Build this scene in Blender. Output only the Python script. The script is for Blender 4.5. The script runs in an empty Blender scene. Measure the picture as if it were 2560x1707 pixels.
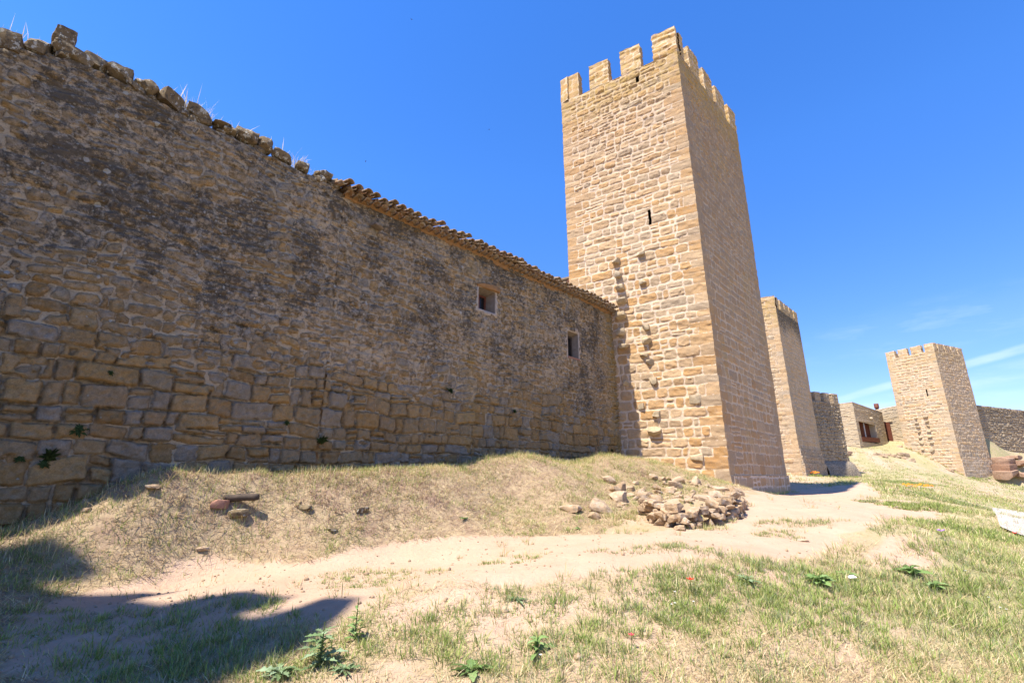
import bpy, bmesh, math, random
import numpy as np
from mathutils import Vector, Matrix

random.seed(7)
RNG = np.random.default_rng(7)
scene = bpy.context.scene
COL = scene.collection

# ------------------------------------------------------------------ camera
EYE = 1.6
PITCH = math.radians(15.5)
FPX, CX, CY = 1195.0, 1280.0, 853.5          # focal length and centre in photo pixels
cam_d = bpy.data.cameras.new("camera")
cam_d.sensor_width = 36.0
cam_d.lens = 36.0 * FPX / 2560.0
cam_d.clip_start = 0.05
cam_d.clip_end = 5000.0
cam = bpy.data.objects.new("camera", cam_d)
COL.objects.link(cam)
cam.location = (0, 0, EYE)
cam.rotation_euler = (math.pi / 2 + PITCH, 0, 0)
scene.camera = cam

# ------------------------------------------------------------------ light
SUN = Vector((-0.405, -0.306, 1.0)).normalized()
sun_d = bpy.data.lights.new("sun", 'SUN')
sun_d.energy = 5.0
sun_d.angle = math.radians(0.53)
sun_d.color = (1.0, 0.94, 0.84)
sun_o = bpy.data.objects.new("sun", sun_d)
COL.objects.link(sun_o)
sun_o.location = SUN * 80
sun_o.rotation_euler = SUN.to_track_quat('Z', 'Y').to_euler()

world = bpy.data.worlds.new("World")
scene.world = world
world.use_nodes = True
wn, wl = world.node_tree.nodes, world.node_tree.links
wn.clear()
w_out = wn.new('ShaderNodeOutputWorld')
w_bg = wn.new('ShaderNodeBackground')
w_sky = wn.new('ShaderNodeTexSky')
w_sky.sky_type = 'NISHITA'
w_sky.sun_disc = False
w_sky.sun_elevation = math.asin(SUN.z)
w_sky.sun_rotation = math.atan2(SUN.x, SUN.y)
w_sky.air_density = 1.0
w_sky.dust_density = 0.0
w_sky.ozone_density = 4.0
w_bg.inputs['Strength'].default_value = 0.125
scene.view_settings.view_transform = 'Standard'
scene.view_settings.look = 'None'
scene.view_settings.exposure = 1.12
scene.view_settings.gamma = 1.0


class NT:
    """small node-graph helper"""
    def __init__(self, tree):
        self.t = tree

    def n(self, typ, ins=None, **props):
        nd = self.t.nodes.new(typ)
        for k, v in props.items():
            setattr(nd, k, v)
        for k, v in (ins or {}).items():
            self.put(nd.inputs[k], v)
        return nd

    def put(self, sock, v):
        if isinstance(v, bpy.types.NodeSocket):
            self.t.links.new(v, sock)
        elif v is not None:
            if sock.type == 'RGBA' and len(v) == 3:
                v = (*v, 1.0)
            sock.default_value = v

    def math(self, op, a, b=None, c=None, clamp=False):
        nd = self.n('ShaderNodeMath', operation=op, use_clamp=clamp)
        self.put(nd.inputs[0], a)
        if b is not None: self.put(nd.inputs[1], b)
        if c is not None: self.put(nd.inputs[2], c)
        return nd.outputs[0]

    def mix(self, f, a, b, typ='MIX'):
        nd = self.n('ShaderNodeMix', data_type='RGBA', blend_type=typ)
        self.put(nd.inputs[0], f); self.put(nd.inputs[6], a); self.put(nd.inputs[7], b)
        return nd.outputs[2]

    def rng(self, v, a, b, c=0.0, d=1.0, smooth=False):
        nd = self.n('ShaderNodeMapRange')
        nd.interpolation_type = 'SMOOTHSTEP' if smooth else 'LINEAR'
        nd.clamp = True
        for i, x in enumerate((v, a, b, c, d)):
            self.put(nd.inputs[i], x)
        return nd.outputs[0]

    def noise(self, vec, scale, detail=4.0, rough=0.55, out=0):
        nd = self.n('ShaderNodeTexNoise', {'Scale': scale, 'Detail': detail, 'Roughness': rough})
        if vec is not None: self.put(nd.inputs['Vector'], vec)
        return nd.outputs[out]

    def voro(self, vec, scale, rand=1.0, out='Distance', feature='F1'):
        nd = self.n('ShaderNodeTexVoronoi', {'Scale': scale, 'Randomness': rand}, feature=feature)
        if vec is not None: self.put(nd.inputs['Vector'], vec)
        return nd.outputs[out]

    def ramp(self, v, stops, interp='LINEAR'):
        nd = self.n('ShaderNodeValToRGB')
        cr = nd.color_ramp
        cr.interpolation = interp
        while len(cr.elements) < len(stops): cr.elements.new(0.5)
        for e, (p, c) in zip(cr.elements, stops):
            e.position = p; e.color = (*c, 1.0)
        self.put(nd.inputs[0], v)
        return nd.outputs[0]

    def attr(self, name, out='Fac'):
        return self.n('ShaderNodeAttribute', attribute_name=name).outputs[out]

    def sep(self, c):
        nd = self.n('ShaderNodeSeparateColor'); self.put(nd.inputs[0], c)
        return nd.outputs

    def scalev(self, v, s):
        nd = self.n('ShaderNodeVectorMath', operation='MULTIPLY')
        self.put(nd.inputs[0], v); nd.inputs[1].default_value = s
        return nd.outputs[0]


# ---- sky: Nishita, a little more saturated (polarised blue), thin cirrus and one contrail
W = NT(world.node_tree)
hs = W.n('ShaderNodeHueSaturation', {'Hue': 0.509, 'Saturation': 1.27, 'Value': 1.12})
W.put(hs.inputs['Color'], w_sky.outputs[0])
wdir = W.n('ShaderNodeTexCoord').outputs['Generated']
wx = W.n('ShaderNodeSeparateXYZ'); W.put(wx.inputs[0], wdir)
sky_low = W.mix(1.0, hs.outputs[0], W.ramp(wx.outputs[2], [(0.0, (0.66, 0.60, 0.74)), (0.16, (0.74, 0.68, 0.80)), (0.55, (1.0, 1.0, 1.06))]), 'MULTIPLY')


def dot_dir(vec):
    nd = W.n('ShaderNodeVectorMath', operation='DOT_PRODUCT')
    W.put(nd.inputs[0], wdir); nd.inputs[1].default_value = vec
    return nd.outputs['Value']


def pix_dir(px, py):
    x, y = px - CX, CY - py
    v = Vector((x, FPX * math.cos(PITCH) - y * math.sin(PITCH), y * math.cos(PITCH) + FPX * math.sin(PITCH)))
    return v.normalized()


def streak(a, b, width, amount, breakup):
    """a band of ice cloud along the great circle through two sky directions"""
    da, db = pix_dir(*a), pix_dir(*b)
    nrm = da.cross(db).normalized()
    d = dot_dir(nrm)
    wob = W.math('MULTIPLY', W.math('SUBTRACT', W.noise(W.scalev(wdir, (6, 6, 6)), 2.0, 3), 0.5), width * 0.8)
    band = W.rng(W.math('ABSOLUTE', W.math('ADD', d, wob)), width * 0.25, width, 1.0, 0.0, True)
    nz = W.rng(W.noise(W.scalev(wdir, (9, 9, 40)), 1.0, 5, 0.6), 0.5 - breakup, 0.75, 0.15, 1.0)
    front = W.rng(wx.outputs[0], 0.46, 0.62, 0.0, 1.0, True)
    return W.math('MULTIPLY', W.math('MULTIPLY', W.math('MULTIPLY', band, nz), front), amount)


c1 = streak((2110, 996), (2560, 872), 0.0085, 0.40, 0.30)
c2 = streak((2000, 880), (2560, 770), 0.05, 0.16, 0.0)
c3 = streak((2300, 985), (2560, 925), 0.02, 0.26, 0.05)
c4 = streak((2400, 1000), (2560, 985), 0.012, 0.25, 0.05)
c5 = streak((1950, 740), (2000, 690), 0.012, 0.0, 0.1)
cl = W.math('ADD', W.math('ADD', c1, c2), W.math('ADD', c3, c4), clamp=True)
skyc = W.mix(cl, sky_low, (4.6, 5.1, 5.6))
W.put(w_bg.inputs['Color'], skyc)
wl.new(w_bg.outputs[0], w_out.inputs['Surface'])


# ------------------------------------------------------------------ measuring helpers (photo pixel -> place)
SC = 1.2                                      # metres per survey unit


def ray(px, py):
    x, y = px - CX, CY - py
    return np.array([x, FPX * math.cos(PITCH) - y * math.sin(PITCH), y * math.cos(PITCH) + FPX * math.sin(PITCH)])


def at_depth(px, py, Y):
    r = ray(px, py); k = Y / r[1]
    return r[0] * k, Y, r[2] * k + EYE


def at_z(px, py, z):
    r = ray(px, py); k = (z - EYE) / r[2]
    return r[0] * k, r[1] * k, z


def on_line(px, py, A, d):
    """vertical plane through A along unit d: distance along d and height"""
    r = ray(px, py); q = r[0] / r[1]
    t = (A[0] - q * A[1]) / (q * d[1] - d[0])
    return t, r[2] / r[1] * (A[1] + t * d[1]) + EYE


def H(h):                                     # survey height above eye level -> world z
    return EYE + SC * h


# ------------------------------------------------------------------ numpy noise
def _hash(ix, iy, seed):
    n = (ix.astype(np.int64) * 374761393 + iy.astype(np.int64) * 668265263 + seed * 974634777) & 0x7fffffff
    n = ((n ^ (n >> 13)) * 1274126177) & 0x7fffffff
    n = (n ^ (n >> 16)) & 0xffffff
    return n / float(0xffffff)


def vnoise(x, y, seed=0):
    x = np.asarray(x, float); y = np.asarray(y, float)
    ix = np.floor(x); iy = np.floor(y)
    fx = x - ix; fy = y - iy
    fx = fx * fx * (3 - 2 * fx); fy = fy * fy * (3 - 2 * fy)
    ix = ix.astype(np.int64); iy = iy.astype(np.int64)
    a = _hash(ix, iy, seed); b = _hash(ix + 1, iy, seed)
    c = _hash(ix, iy + 1, seed); d = _hash(ix + 1, iy + 1, seed)
    return (a * (1 - fx) + b * fx) * (1 - fy) + (c * (1 - fx) + d * fx) * fy


def fbm(x, y, seed=0, oct=4, gain=0.5):
    s = 0; a = 1.0; t = 0
    for o in range(oct):
        s = s + a * vnoise(x * 2 ** o, y * 2 ** o, seed + 17 * o); t += a; a *= gain
    return s / t


def sstep(a, b, x):
    t = np.clip((x - a) / (b - a), 0, 1)
    return t * t * (3 - 2 * t)


# ------------------------------------------------------------------ object helpers
def tag(o, label=None, cat=None, group=None, kind=None):
    if label: o["label"] = label
    if cat: o["category"] = cat
    if group: o["group"] = group
    if kind: o["kind"] = kind
    return o


def empty(name, loc=(0, 0, 0)):
    o = bpy.data.objects.new(name, None)
    o.empty_display_size = 0.3
    COL.objects.link(o)
    o.location = loc
    return o


def link(name, me, mat=None, parent=None):
    o = bpy.data.objects.new(name, me)
    COL.objects.link(o)
    if mat is not None: me.materials.append(mat)
    if parent is not None:
        o.parent = parent
        o.matrix_parent_inverse = Matrix.Translation(-parent.location)
    return o


def npmesh(name, V, quads=None, tris=None, attrs=None, smooth=True):
    """mesh from numpy arrays; attrs: name -> (n,) float or (n,3) colour"""
    me = bpy.data.meshes.new(name)
    V = np.asarray(V, np.float32)
    nq = 0 if quads is None else len(quads)
    nt = 0 if tris is None else len(tris)
    me.vertices.add(len(V)); me.vertices.foreach_set('co', V.ravel())
    loops = []
    if nq: loops.append(np.asarray(quads, np.int32).ravel())
    if nt: loops.append(np.asarray(tris, np.int32).ravel())
    loops = np.concatenate(loops)
    me.loops.add(len(loops)); me.loops.foreach_set('vertex_index', loops)
    me.polygons.add(nq + nt)
    starts = np.concatenate([np.arange(nq) * 4, nq * 4 + np.arange(nt) * 3]).astype(np.int32)
    tot = np.concatenate([np.full(nq, 4), np.full(nt, 3)]).astype(np.int32)
    me.polygons.foreach_set('loop_start', starts)
    me.polygons.foreach_set('loop_total', tot)
    me.polygons.foreach_set('use_smooth', np.full(nq + nt, smooth))
    me.update(calc_edges=True)
    for k, a in (attrs or {}).items():
        a = np.asarray(a, np.float32)
        if a.ndim == 1:
            at = me.attributes.new(k, 'FLOAT', 'POINT'); at.data.foreach_set('value', a)
        else:
            at = me.attributes.new(k, 'FLOAT_COLOR', 'POINT')
            c = np.ones((len(a), 4), np.float32); c[:, :3] = a
            at.data.foreach_set('color', c.ravel())
    return me


def worn(V, seed, a=1.0):
    """the same small wander for every vertex at the same place, so edges look chipped but stay closed"""
    x, y, z = V[:, 0], V[:, 1], V[:, 2]
    out = V.copy()
    for k in range(3):
        out[:, k] += a * (0.030 * (vnoise(x * 2.1 + y * 1.7 + 9 * k, z * 2.3 + y * 0.6, seed + k) - 0.5) + 0.045 * (vnoise(x * 6.1 + y * 5.3 + 5 * k, z * 6.7 - y * 1.9, seed + 5 + k) - 0.5)
                          + 0.03 * (vnoise(x * 15 + y * 13 + 3 * k, z * 16 - y * 4, seed + 9 + k) - 0.5))
    return out


class Pile:
    """collects vertices / faces / attributes of several pieces of ONE mesh"""
    def __init__(self):
        self.V = []; self.Q = []; self.T = []; self.A = {}; self.n = 0

    def add(self, V, Q=None, T=None, attrs=None):
        V = np.asarray(V, float).reshape(-1, 3)
        self.V.append(V)
        if Q is not None and len(Q): self.Q.append(np.asarray(Q, np.int64).reshape(-1, 4) + self.n)
        if T is not None and len(T): self.T.append(np.asarray(T, np.int64).reshape(-1, 3) + self.n)
        for k, a in (attrs or {}).items():
            self.A.setdefault(k, []).append(np.asarray(a, float))
        self.n += len(V)

    def mesh(self, name, smooth=True, wear=0.0, seed=0):
        V = np.concatenate(self.V)
        if wear: V = worn(V, seed, wear)
        Q = np.concatenate(self.Q) if self.Q else None
        T = np.concatenate(self.T) if self.T else None
        A = {k: np.concatenate(v) for k, v in self.A.items()}
        A = {k: v for k, v in A.items() if len(v) == len(V)}
        return npmesh(name, V, Q, T, A, smooth)


def gridq(nu, nv):
    i = np.arange(nu - 1)[None, :]; j = np.arange(nv - 1)[:, None]
    a = j * nu + i
    return np.stack([a, a + 1, a + 1 + nu, a + nu], -1).reshape(-1, 4)


def sharp(o, deg=35):
    me = o.data
    try: me.set_sharp_from_angle(angle=math.radians(deg))
    except Exception: pass
    return o


# ------------------------------------------------------------------ masonry: coursed stones as relief
def layout(Wd, Hh, P, rs):
    """rows of stones; returns row edges and per-row (edges, random numbers)"""
    vb = [0.0]
    while vb[-1] < Hh + 0.6:
        f = min(vb[-1] / max(Hh, 0.01), 1)
        h = P['row'] * (P.get('grow', 1.0) * (1 - f) + f) * rs.uniform(1 - P['rowv'], 1 + P['rowv'])
        vb.append(vb[-1] + h)
    rows = []
    for i in range(len(vb) - 1):
        u = [-0.5]
        q = P.get('quoin', 0)
        lq = (q * (1.45 if i % 2 else 0.85)) if q else 0
        rq = (q * (0.85 if i % 2 else 1.45)) if q else 0
        if q:
            u = [-0.5, lq]
        else:
            u = [-rs.uniform(0.1, 0.6)]
        end = Wd - rq
        while u[-1] < end - 0.12:
            w = P['len'] * rs.lognormal(0, P['lenv'])
            w = min(max(w, 0.4 * P['len']), 2.2 * P['len'])
            if u[-1] + w > end - 0.15:
                w = end - u[-1]
                if w <= 0.02: break
            u.append(u[-1] + w)
            if not q and u[-1] > Wd + 0.5: break
        if q: u[-1] = end; u.append(Wd + 0.5)
        else:
            while u[-1] < Wd + 0.3: u.append(u[-1] + P['len'])
        n = len(u) - 1
        rows.append((np.array(u), rs.random((n, 8))))
    return np.array(vb), rows


def masonry(U, Vv, Wd, Hh, P, seed, uo=0.0, vo=0.0):
    """U,Vv: arrays of local coordinates. Returns sdf, rnd(3), relief"""
    rs = np.random.default_rng(seed)
    vb, rows = layout(Wd, Hh, P, rs)
    wa = P['warp']
    uu = U + wa * (fbm((U + uo) * 2.2, (Vv + vo) * 2.2, seed + 1, 3) - 0.5) * 2
    vv = Vv + wa * (fbm((U + uo) * 1.1, (Vv + vo) * 1.6, seed + 2, 3) - 0.5) * 2
    if P.get('quoin'):
        edge = np.minimum(U, Wd - U)
        k = sstep(0.1, 0.7, edge)
        uu = U + (uu - U) * k; vv = Vv + (vv - Vv) * (0.35 + 0.65 * k)
    shp = U.shape
    uu = uu.ravel(); vv = vv.ravel()
    ri = np.clip(np.searchsorted(vb, vv, side='right') - 1, 0, len(rows) - 1)
    sdf = np.full(uu.shape, 0.05); rnd = np.zeros((uu.size, 3)); rel = np.zeros(uu.size); prof = np.zeros(uu.size)
    order = np.argsort(ri, kind='stable'); bounds = np.searchsorted(ri[order], np.arange(len(rows) + 1))
    for r, (ub, rd) in enumerate(rows):
        idx = order[bounds[r]:bounds[r + 1]]
        if not len(idx): continue
        u = uu[idx]; v = vv[idx]
        ci = np.clip(np.searchsorted(ub, u, side='right') - 1, 0, len(ub) - 2)
        R = rd[ci]
        cu = (ub[ci] + ub[ci + 1]) / 2; hw = (ub[ci + 1] - ub[ci]) / 2
        cv = np.full(u.shape, (vb[r] + vb[r + 1]) / 2); hh = np.full(u.shape, (vb[r + 1] - vb[r]) / 2)
        # some stones are two thin ones on top of each other
        split = (R[:, 3] < P.get('split', 0.2)) & (hw > 0.1)
        cut = cv + (R[:, 4] - 0.5) * hh * 0.5
        up = v > cut
        lo_v = np.where(split & up, cut, vb[r]); hi_v = np.where(split & ~up, cut, vb[r + 1])
        cv = (lo_v + hi_v) / 2; hh = (hi_v - lo_v) / 2
        R0 = np.where(split & up, (R[:, 0] * 7.13) % 1, R[:, 0])
        R1 = np.where(split & up, (R[:, 1] * 5.31) % 1, R[:, 1])
        R2 = np.where(split & up, (R[:, 2] * 3.77) % 1, R[:, 2])
        quo = np.zeros(u.shape, bool)
        if P.get('quoin'): quo = (ci == 0) | (ci == len(ub) - 2)
        j = np.where(quo, P['joint'] * 0.35, P['joint'] * (0.55 + 0.9 * R[:, 5]))
        hwj = np.maximum(hw - j, 0.02); hhj = np.maximum(hh - j, 0.02)
        # slightly slanted blocks
        sl = np.where(quo, 0, (R[:, 6] - 0.5) * P.get('slant', 0.12))
        lu = u - cu; lv = v - cv + sl * (u - cu)
        rad = np.where(quo, 0.02, P['round'] * np.minimum(hwj, hhj))
        qx = np.abs(lu) - (hwj - rad); qy = np.abs(lv) - (hhj - rad)
        d = np.hypot(np.maximum(qx, 0), np.maximum(qy, 0)) + np.minimum(np.maximum(qx, qy), 0) - rad
        sdf[idx] = d
        rnd[idx, 0] = R0; rnd[idx, 1] = R1; rnd[idx, 2] = np.where(quo, 1.0, R2 * 0.9)
        pr = sstep(0.0, 1.0, -d / (0.028 if not P.get('soft') else P['soft']))
        tilt = (R1 - 0.5) * lv / 0.15 + (R2 - 0.5) * lu / 0.2
        hgt = np.where(quo, 0.25, 0.35 + 0.9 * R2 + 0.5 * tilt)
        rel[idx] = pr * np.clip(hgt, 0.05, 1.8)
        prof[idx] = pr * np.where(quo, 0.25, 1)
    nz = fbm((U + uo) * 9, (Vv + vo) * 9, seed + 5, 4, 0.6).ravel() - 0.5
    nz2 = fbm((U + uo) * 26, (Vv + vo) * 26, seed + 6, 3, 0.6).ravel() - 0.5
    sdf = sdf + P.get('rag', 0.02) * (fbm((U + uo) * 14, (Vv + vo) * 14, seed + 8, 3).ravel() - 0.5)
    if P.get('gap'):
        rel = rel - (P['gap'] / P['relief']) * sstep(0.42, 0.62, fbm((U + uo) * 3.1, (Vv + vo) * 3.1, seed + 9, 3).ravel()) * sstep(-0.004, 0.012, sdf)
    relief = P['relief'] * rel + P.get('rough', 0.03) * (nz * (0.3 + prof) + 0.45 * nz2 * (0.25 + prof))
    return sdf.reshape(shp), rnd.reshape(shp + (3,)), relief.reshape(shp)


def panel(P00, P10, P01, P11, res, P, seed, uo=0.0, vo=0.0, holes=(), fade=(1, 1, 1, 1), extra=None, top=None):
    """one face of masonry between four corners (bottom-left, bottom-right, top-left, top-right seen from outside).
    holes: (u0,u1,v0,v1) in metres. top(u)->v limit for a ragged top edge."""
    P00, P10, P01, P11 = [np.array(p, float) for p in (P00, P10, P01, P11)]
    Wd = np.linalg.norm(P10 - P00); Hh = np.linalg.norm(P01 - P00)
    nu = max(2, int(round(Wd / res)) + 1); nv = max(2, int(round(Hh / res)) + 1)
    us = np.linspace(0, Wd, nu); vs = np.linspace(0, Hh, nv)
    # snap grid lines to the edges of the openings
    for (a, b, c, d) in holes:
        for x in (a, b): us[np.argmin(np.abs(us - x))] = x
        for y in (c, d): vs[np.argmin(np.abs(vs - y))] = y
    U, Vv = np.meshgrid(us, vs)
    if top is not None:
        Tt = top(U)
        Vv = Vv * (Tt / Hh)
    sdf, rnd, rel = masonry(U, Vv, Wd, Hh, P, seed, uo, vo)
    att = {'sdf': sdf.ravel(), 'rnd': rnd.reshape(-1, 3)}
    wea = np.zeros((U.size, 3))
    if extra is not None:
        ex = extra(U, Vv, rel, sdf)
        rel, wea, sdf = ex[:3]
        if len(ex) > 3:
            kk_, r2_ = ex[3]
            att['rnd'] = np.where(kk_[..., None], r2_, rnd).reshape(-1, 3)
        wea = wea.reshape(-1, 3); att['sdf'] = sdf.ravel()
    att['wea'] = wea
    f = np.ones_like(U)
    fl, fr, fb, ft = fade
    e = 0.05
    if fl: f = f * sstep(0, e, U)
    if fr: f = f * sstep(0, e, Wd - U)
    if ft: f = f * sstep(0, e, Hh - Vv)
    for (a, b, c, d) in holes:
        dx = np.maximum(np.maximum(a - U, U - b), 0); dy = np.maximum(np.maximum(c - Vv, Vv - d), 0)
        f = f * sstep(0.0, 0.08, np.hypot(dx, dy))
    rel = rel * f
    a = (U / Wd)[..., None]; b = (Vv / Hh)[..., None]
    pos = (P00 * (1 - a) + P10 * a) * (1 - b) + (P01 * (1 - a) + P11 * a) * b
    ud = (P10 - P00) / Wd; vd = (P01 - P00) / Hh
    nrm = np.cross(ud, vd); nrm /= np.linalg.norm(nrm)
    pos = pos + nrm * rel[..., None]
    Q = gridq(nu, nv)
    if holes:
        uc = (U[:-1, :-1] + U[1:, 1:]).ravel() / 2; vc = (Vv[:-1, :-1] + Vv[1:, 1:]).ravel() / 2
        keep = np.ones(len(Q), bool)
        for (h0, h1, h2, h3) in holes:
            keep &= ~((uc > h0) & (uc < h1) & (vc > h2) & (vc < h3))
        Q = Q[keep]
    return pos.reshape(-1, 3), Q, att


# ------------------------------------------------------------------ materials
def new_mat(name):
    m = bpy.data.materials.new(name)
    m.use_nodes = True
    m.node_tree.nodes.clear()
    g = NT(m.node_tree)
    out = g.n('ShaderNodeOutputMaterial')
    bs = g.n('ShaderNodeBsdfPrincipled')
    bs.inputs['Roughness'].default_value = 0.9
    bs.inputs['Specular IOR Level'].default_value = 0.15
    g.t.links.new(bs.outputs[0], out.inputs[0])
    return m, g, bs


def bump(g, bs, height, strength=0.5, dist=0.02):
    b = g.n('ShaderNodeBump', {'Strength': strength, 'Distance': dist})
    g.put(b.inputs['Height'], height)
    g.t.links.new(b.outputs[0], bs.inputs['Normal'])


def stone_mat(name, tones, mortar, mortar2, weather=(0.30, 0.26, 0.20), lichen=0.0, ochre=0.0, gray=0.25, graycol=(0.34, 0.30, 0.24)):
    """sandstone blocks with lime mortar; sdf / rnd / wea come from the relief mesh.
    wea.r = render smeared over the stones, wea.g = black lichen, else patina with painted shade, wea.b = extra tint (ochre lichen)"""
    m, g, bs = new_mat(name)
    pos = g.n('ShaderNodeNewGeometry').outputs['Position']
    sdf = g.attr('sdf'); rnd = g.sep(g.attr('rnd', 'Color')); wea = g.sep(g.attr('wea', 'Color'))
    n1 = g.noise(pos, 11, 5, 0.6); n2 = g.noise(pos, 45, 4, 0.6); n3 = g.noise(pos, 1.3, 4, 0.6); n4 = g.noise(pos, 160, 3, 0.6)
    s2 = g.math('ADD', sdf, g.math('MULTIPLY', g.math('SUBTRACT', n1, 0.5), 0.03))
    s2 = g.math('ADD', s2, g.math('MULTIPLY', g.math('SUBTRACT', n2, 0.5), 0.022))
    mm = g.rng(s2, -0.008, 0.010, 0, 1, True)
    cov = g.rng(g.math('ADD', wea[0], g.math('MULTIPLY', g.math('SUBTRACT', g.noise(pos, 5, 6, 0.65), 0.5), 1.1)), 0.42, 0.60, 0, 1, True)
    mm2 = g.math('MAXIMUM', mm, cov)
    st = g.ramp(rnd[0], tones)
    st = g.mix(g.math('MULTIPLY', g.rng(rnd[1], 0.62, 0.9), gray * 2), st, graycol)
    st = g.mix(g.rng(g.noise(pos, 7, 5, 0.65), 0.42, 0.72, 0, 0.55), st, weather)
    st = g.mix(1.0, st, g.ramp(n2, [(0.25, (0.72, 0.72, 0.72)), (0.75, (1.2, 1.18, 1.14))]), 'MULTIPLY')
    mo = g.mix(n1, mortar, mortar2)
    mo = g.mix(1.0, mo, g.ramp(n2, [(0.25, (0.80, 0.79, 0.77)), (0.75, (1.12, 1.12, 1.12))]), 'MULTIPLY')
    c = g.mix(mm2, st, mo)
    c = g.mix(g.rng(n3, 0.45, 0.75, 0, 0.35), c, weather)
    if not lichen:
        # grey-brown patina of the exposed upper courses; also shade painted on sunless faces
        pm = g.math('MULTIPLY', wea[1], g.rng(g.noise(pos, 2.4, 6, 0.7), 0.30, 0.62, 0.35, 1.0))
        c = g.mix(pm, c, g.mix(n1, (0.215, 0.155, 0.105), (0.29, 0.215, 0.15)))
    if ochre:
        om = g.math('MULTIPLY', wea[2], g.rng(g.noise(pos, 4, 5, 0.65), 0.32, 0.62, 0, 1))
        c = g.mix(g.math('MULTIPLY', om, ochre), c, (0.36, 0.235, 0.055))
    if lichen:
        # mottled render, black crusts in clumps, grey and pale round lichens
        mot = g.noise(pos, 9.5, 7, 0.74)
        c = g.mix(g.math('MULTIPLY', g.rng(mot, 0.46, 0.58), g.rng(wea[0], 0.1, 0.5, 0.15, 0.75)), c, (mortar[0] * 1.05, mortar[1] * 1.0, mortar[2] * 0.98))
        c = g.mix(g.math('MULTIPLY', g.rng(g.noise(g.scalev(pos, (1.0, 1.0, 1.3)), 5.5, 7, 0.74), 0.51, 0.60), g.rng(wea[0], 0.05, 0.4, 0.2, 0.85)), c, (0.135, 0.088, 0.042))
        gm = g.rng(g.math('ADD', g.noise(pos, 3.1, 7, 0.75), g.math('MULTIPLY', g.math('SUBTRACT', wea[1], 0.5), 0.2)), 0.50, 0.60, 0, 0.6)
        c = g.mix(g.math('MULTIPLY', gm, g.rng(wea[1], 0.05, 0.5, 0.35, 1)), c, (0.235, 0.21, 0.175))
        ln = g.math('ADD', g.math('MULTIPLY', g.noise(g.scalev(pos, (1, 1, 1.25)), 8.5, 8, 0.78), 0.85), g.math('MULTIPLY', g.noise(pos, 40, 4, 0.7), 0.22))
        lm = g.rng(g.math('ADD', ln, g.math('MULTIPLY', g.math('SUBTRACT', wea[1], 0.5), 0.34)), 0.525, 0.625, 0, lichen, True)
        c = g.mix(lm, c, (0.050, 0.041, 0.031))
        v = g.voro(pos, 5.5); vr = g.sep(g.voro(pos, 5.5, out='Color'))
        rad = g.math('MULTIPLY', g.rng(vr[0], 0.50, 1.0, 0.0, 0.34), g.rng(wea[1], 0.1, 0.6, 0.3, 1))
        wm = g.rng(g.math('SUBTRACT', g.math('ADD', v, g.math('MULTIPLY', g.math('SUBTRACT', mot, 0.5), 0.55)), rad), -0.04, 0.0, 1, 0)
        c = g.mix(g.math('MULTIPLY', wm, g.rng(rad, 0.02, 0.05, 0, 0.8)), c, g.mix(vr[1], (0.20, 0.19, 0.165), (0.40, 0.39, 0.345)))
        v2 = g.voro(pos, 17.0); vr2 = g.sep(g.voro(pos, 17.0, out='Color'))
        rad2 = g.math('MULTIPLY', g.rng(vr2[1], 0.62, 1.0, 0.0, 0.42), g.rng(wea[1], 0.1, 0.6, 0.2, 1))
        wm2 = g.rng(g.math('SUBTRACT', g.math('ADD', v2, g.math('MULTIPLY', g.math('SUBTRACT', n2, 0.5), 0.5)), rad2), -0.05, 0.0, 1, 0)
        c = g.mix(g.math('MULTIPLY', wm2, g.rng(rad2, 0.02, 0.06, 0, 0.8)), c, g.mix(vr2[0], (0.06, 0.05, 0.04), (0.36, 0.35, 0.31)))
        c = g.mix(1.0, c, g.ramp(n4, [(0.3, (0.78, 0.78, 0.78)), (0.7, (1.2, 1.2, 1.2))]), 'MULTIPLY')
    g.put(bs.inputs['Base Color'], c)
    hb = g.math('ADD', g.math('MULTIPLY', n2, 0.6), g.math('MULTIPLY', n4, 0.35))
    hb = g.math('SUBTRACT', hb, g.math('MULTIPLY', mm, 0.8 if lichen else 0.4))
    bump(g, bs, hb, 0.9 if lichen else 0.75, 0.03 if lichen else 0.018)
    return m


T_GOLD = [(0.0, (0.42, 0.235, 0.095)), (0.22, (0.49, 0.29, 0.125)), (0.45, (0.50, 0.335, 0.185)), (0.65, (0.53, 0.37, 0.22)), (0.85, (0.45, 0.26, 0.11)), (1.0, (0.39, 0.285, 0.185))]
T_BUFF = [(0.0, (0.49, 0.32, 0.17)), (0.3, (0.55, 0.38, 0.22)), (0.6, (0.48, 0.35, 0.22)), (1.0, (0.54, 0.41, 0.285))]
T_WALL = [(0.0, (0.215, 0.13, 0.050)), (0.2, (0.30, 0.19, 0.075)), (0.4, (0.245, 0.182, 0.105)), (0.6, (0.34, 0.222, 0.094)), (0.8, (0.265, 0.163, 0.067)), (1.0, (0.25, 0.207, 0.14))]
M = {}
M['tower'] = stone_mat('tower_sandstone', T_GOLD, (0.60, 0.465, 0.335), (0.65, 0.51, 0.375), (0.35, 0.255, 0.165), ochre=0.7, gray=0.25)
M['tower_far'] = stone_mat('far_tower_sandstone', T_BUFF, (0.61, 0.475, 0.345), (0.66, 0.525, 0.395), (0.37, 0.29, 0.19), ochre=0.7)
M['wall'] = stone_mat('old_wall_rubble', T_WALL, (0.44, 0.355, 0.245), (0.33, 0.265, 0.18), (0.155, 0.113, 0.062), lichen=0.76, ochre=0.6, gray=0.58, graycol=(0.235, 0.208, 0.17))
M['tower_stained'] = stone_mat('stained_tower_sandstone', T_BUFF, (0.61, 0.475, 0.345), (0.66, 0.525, 0.395), (0.30, 0.23, 0.15), ochre=0.7, lichen=0.85)
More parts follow.
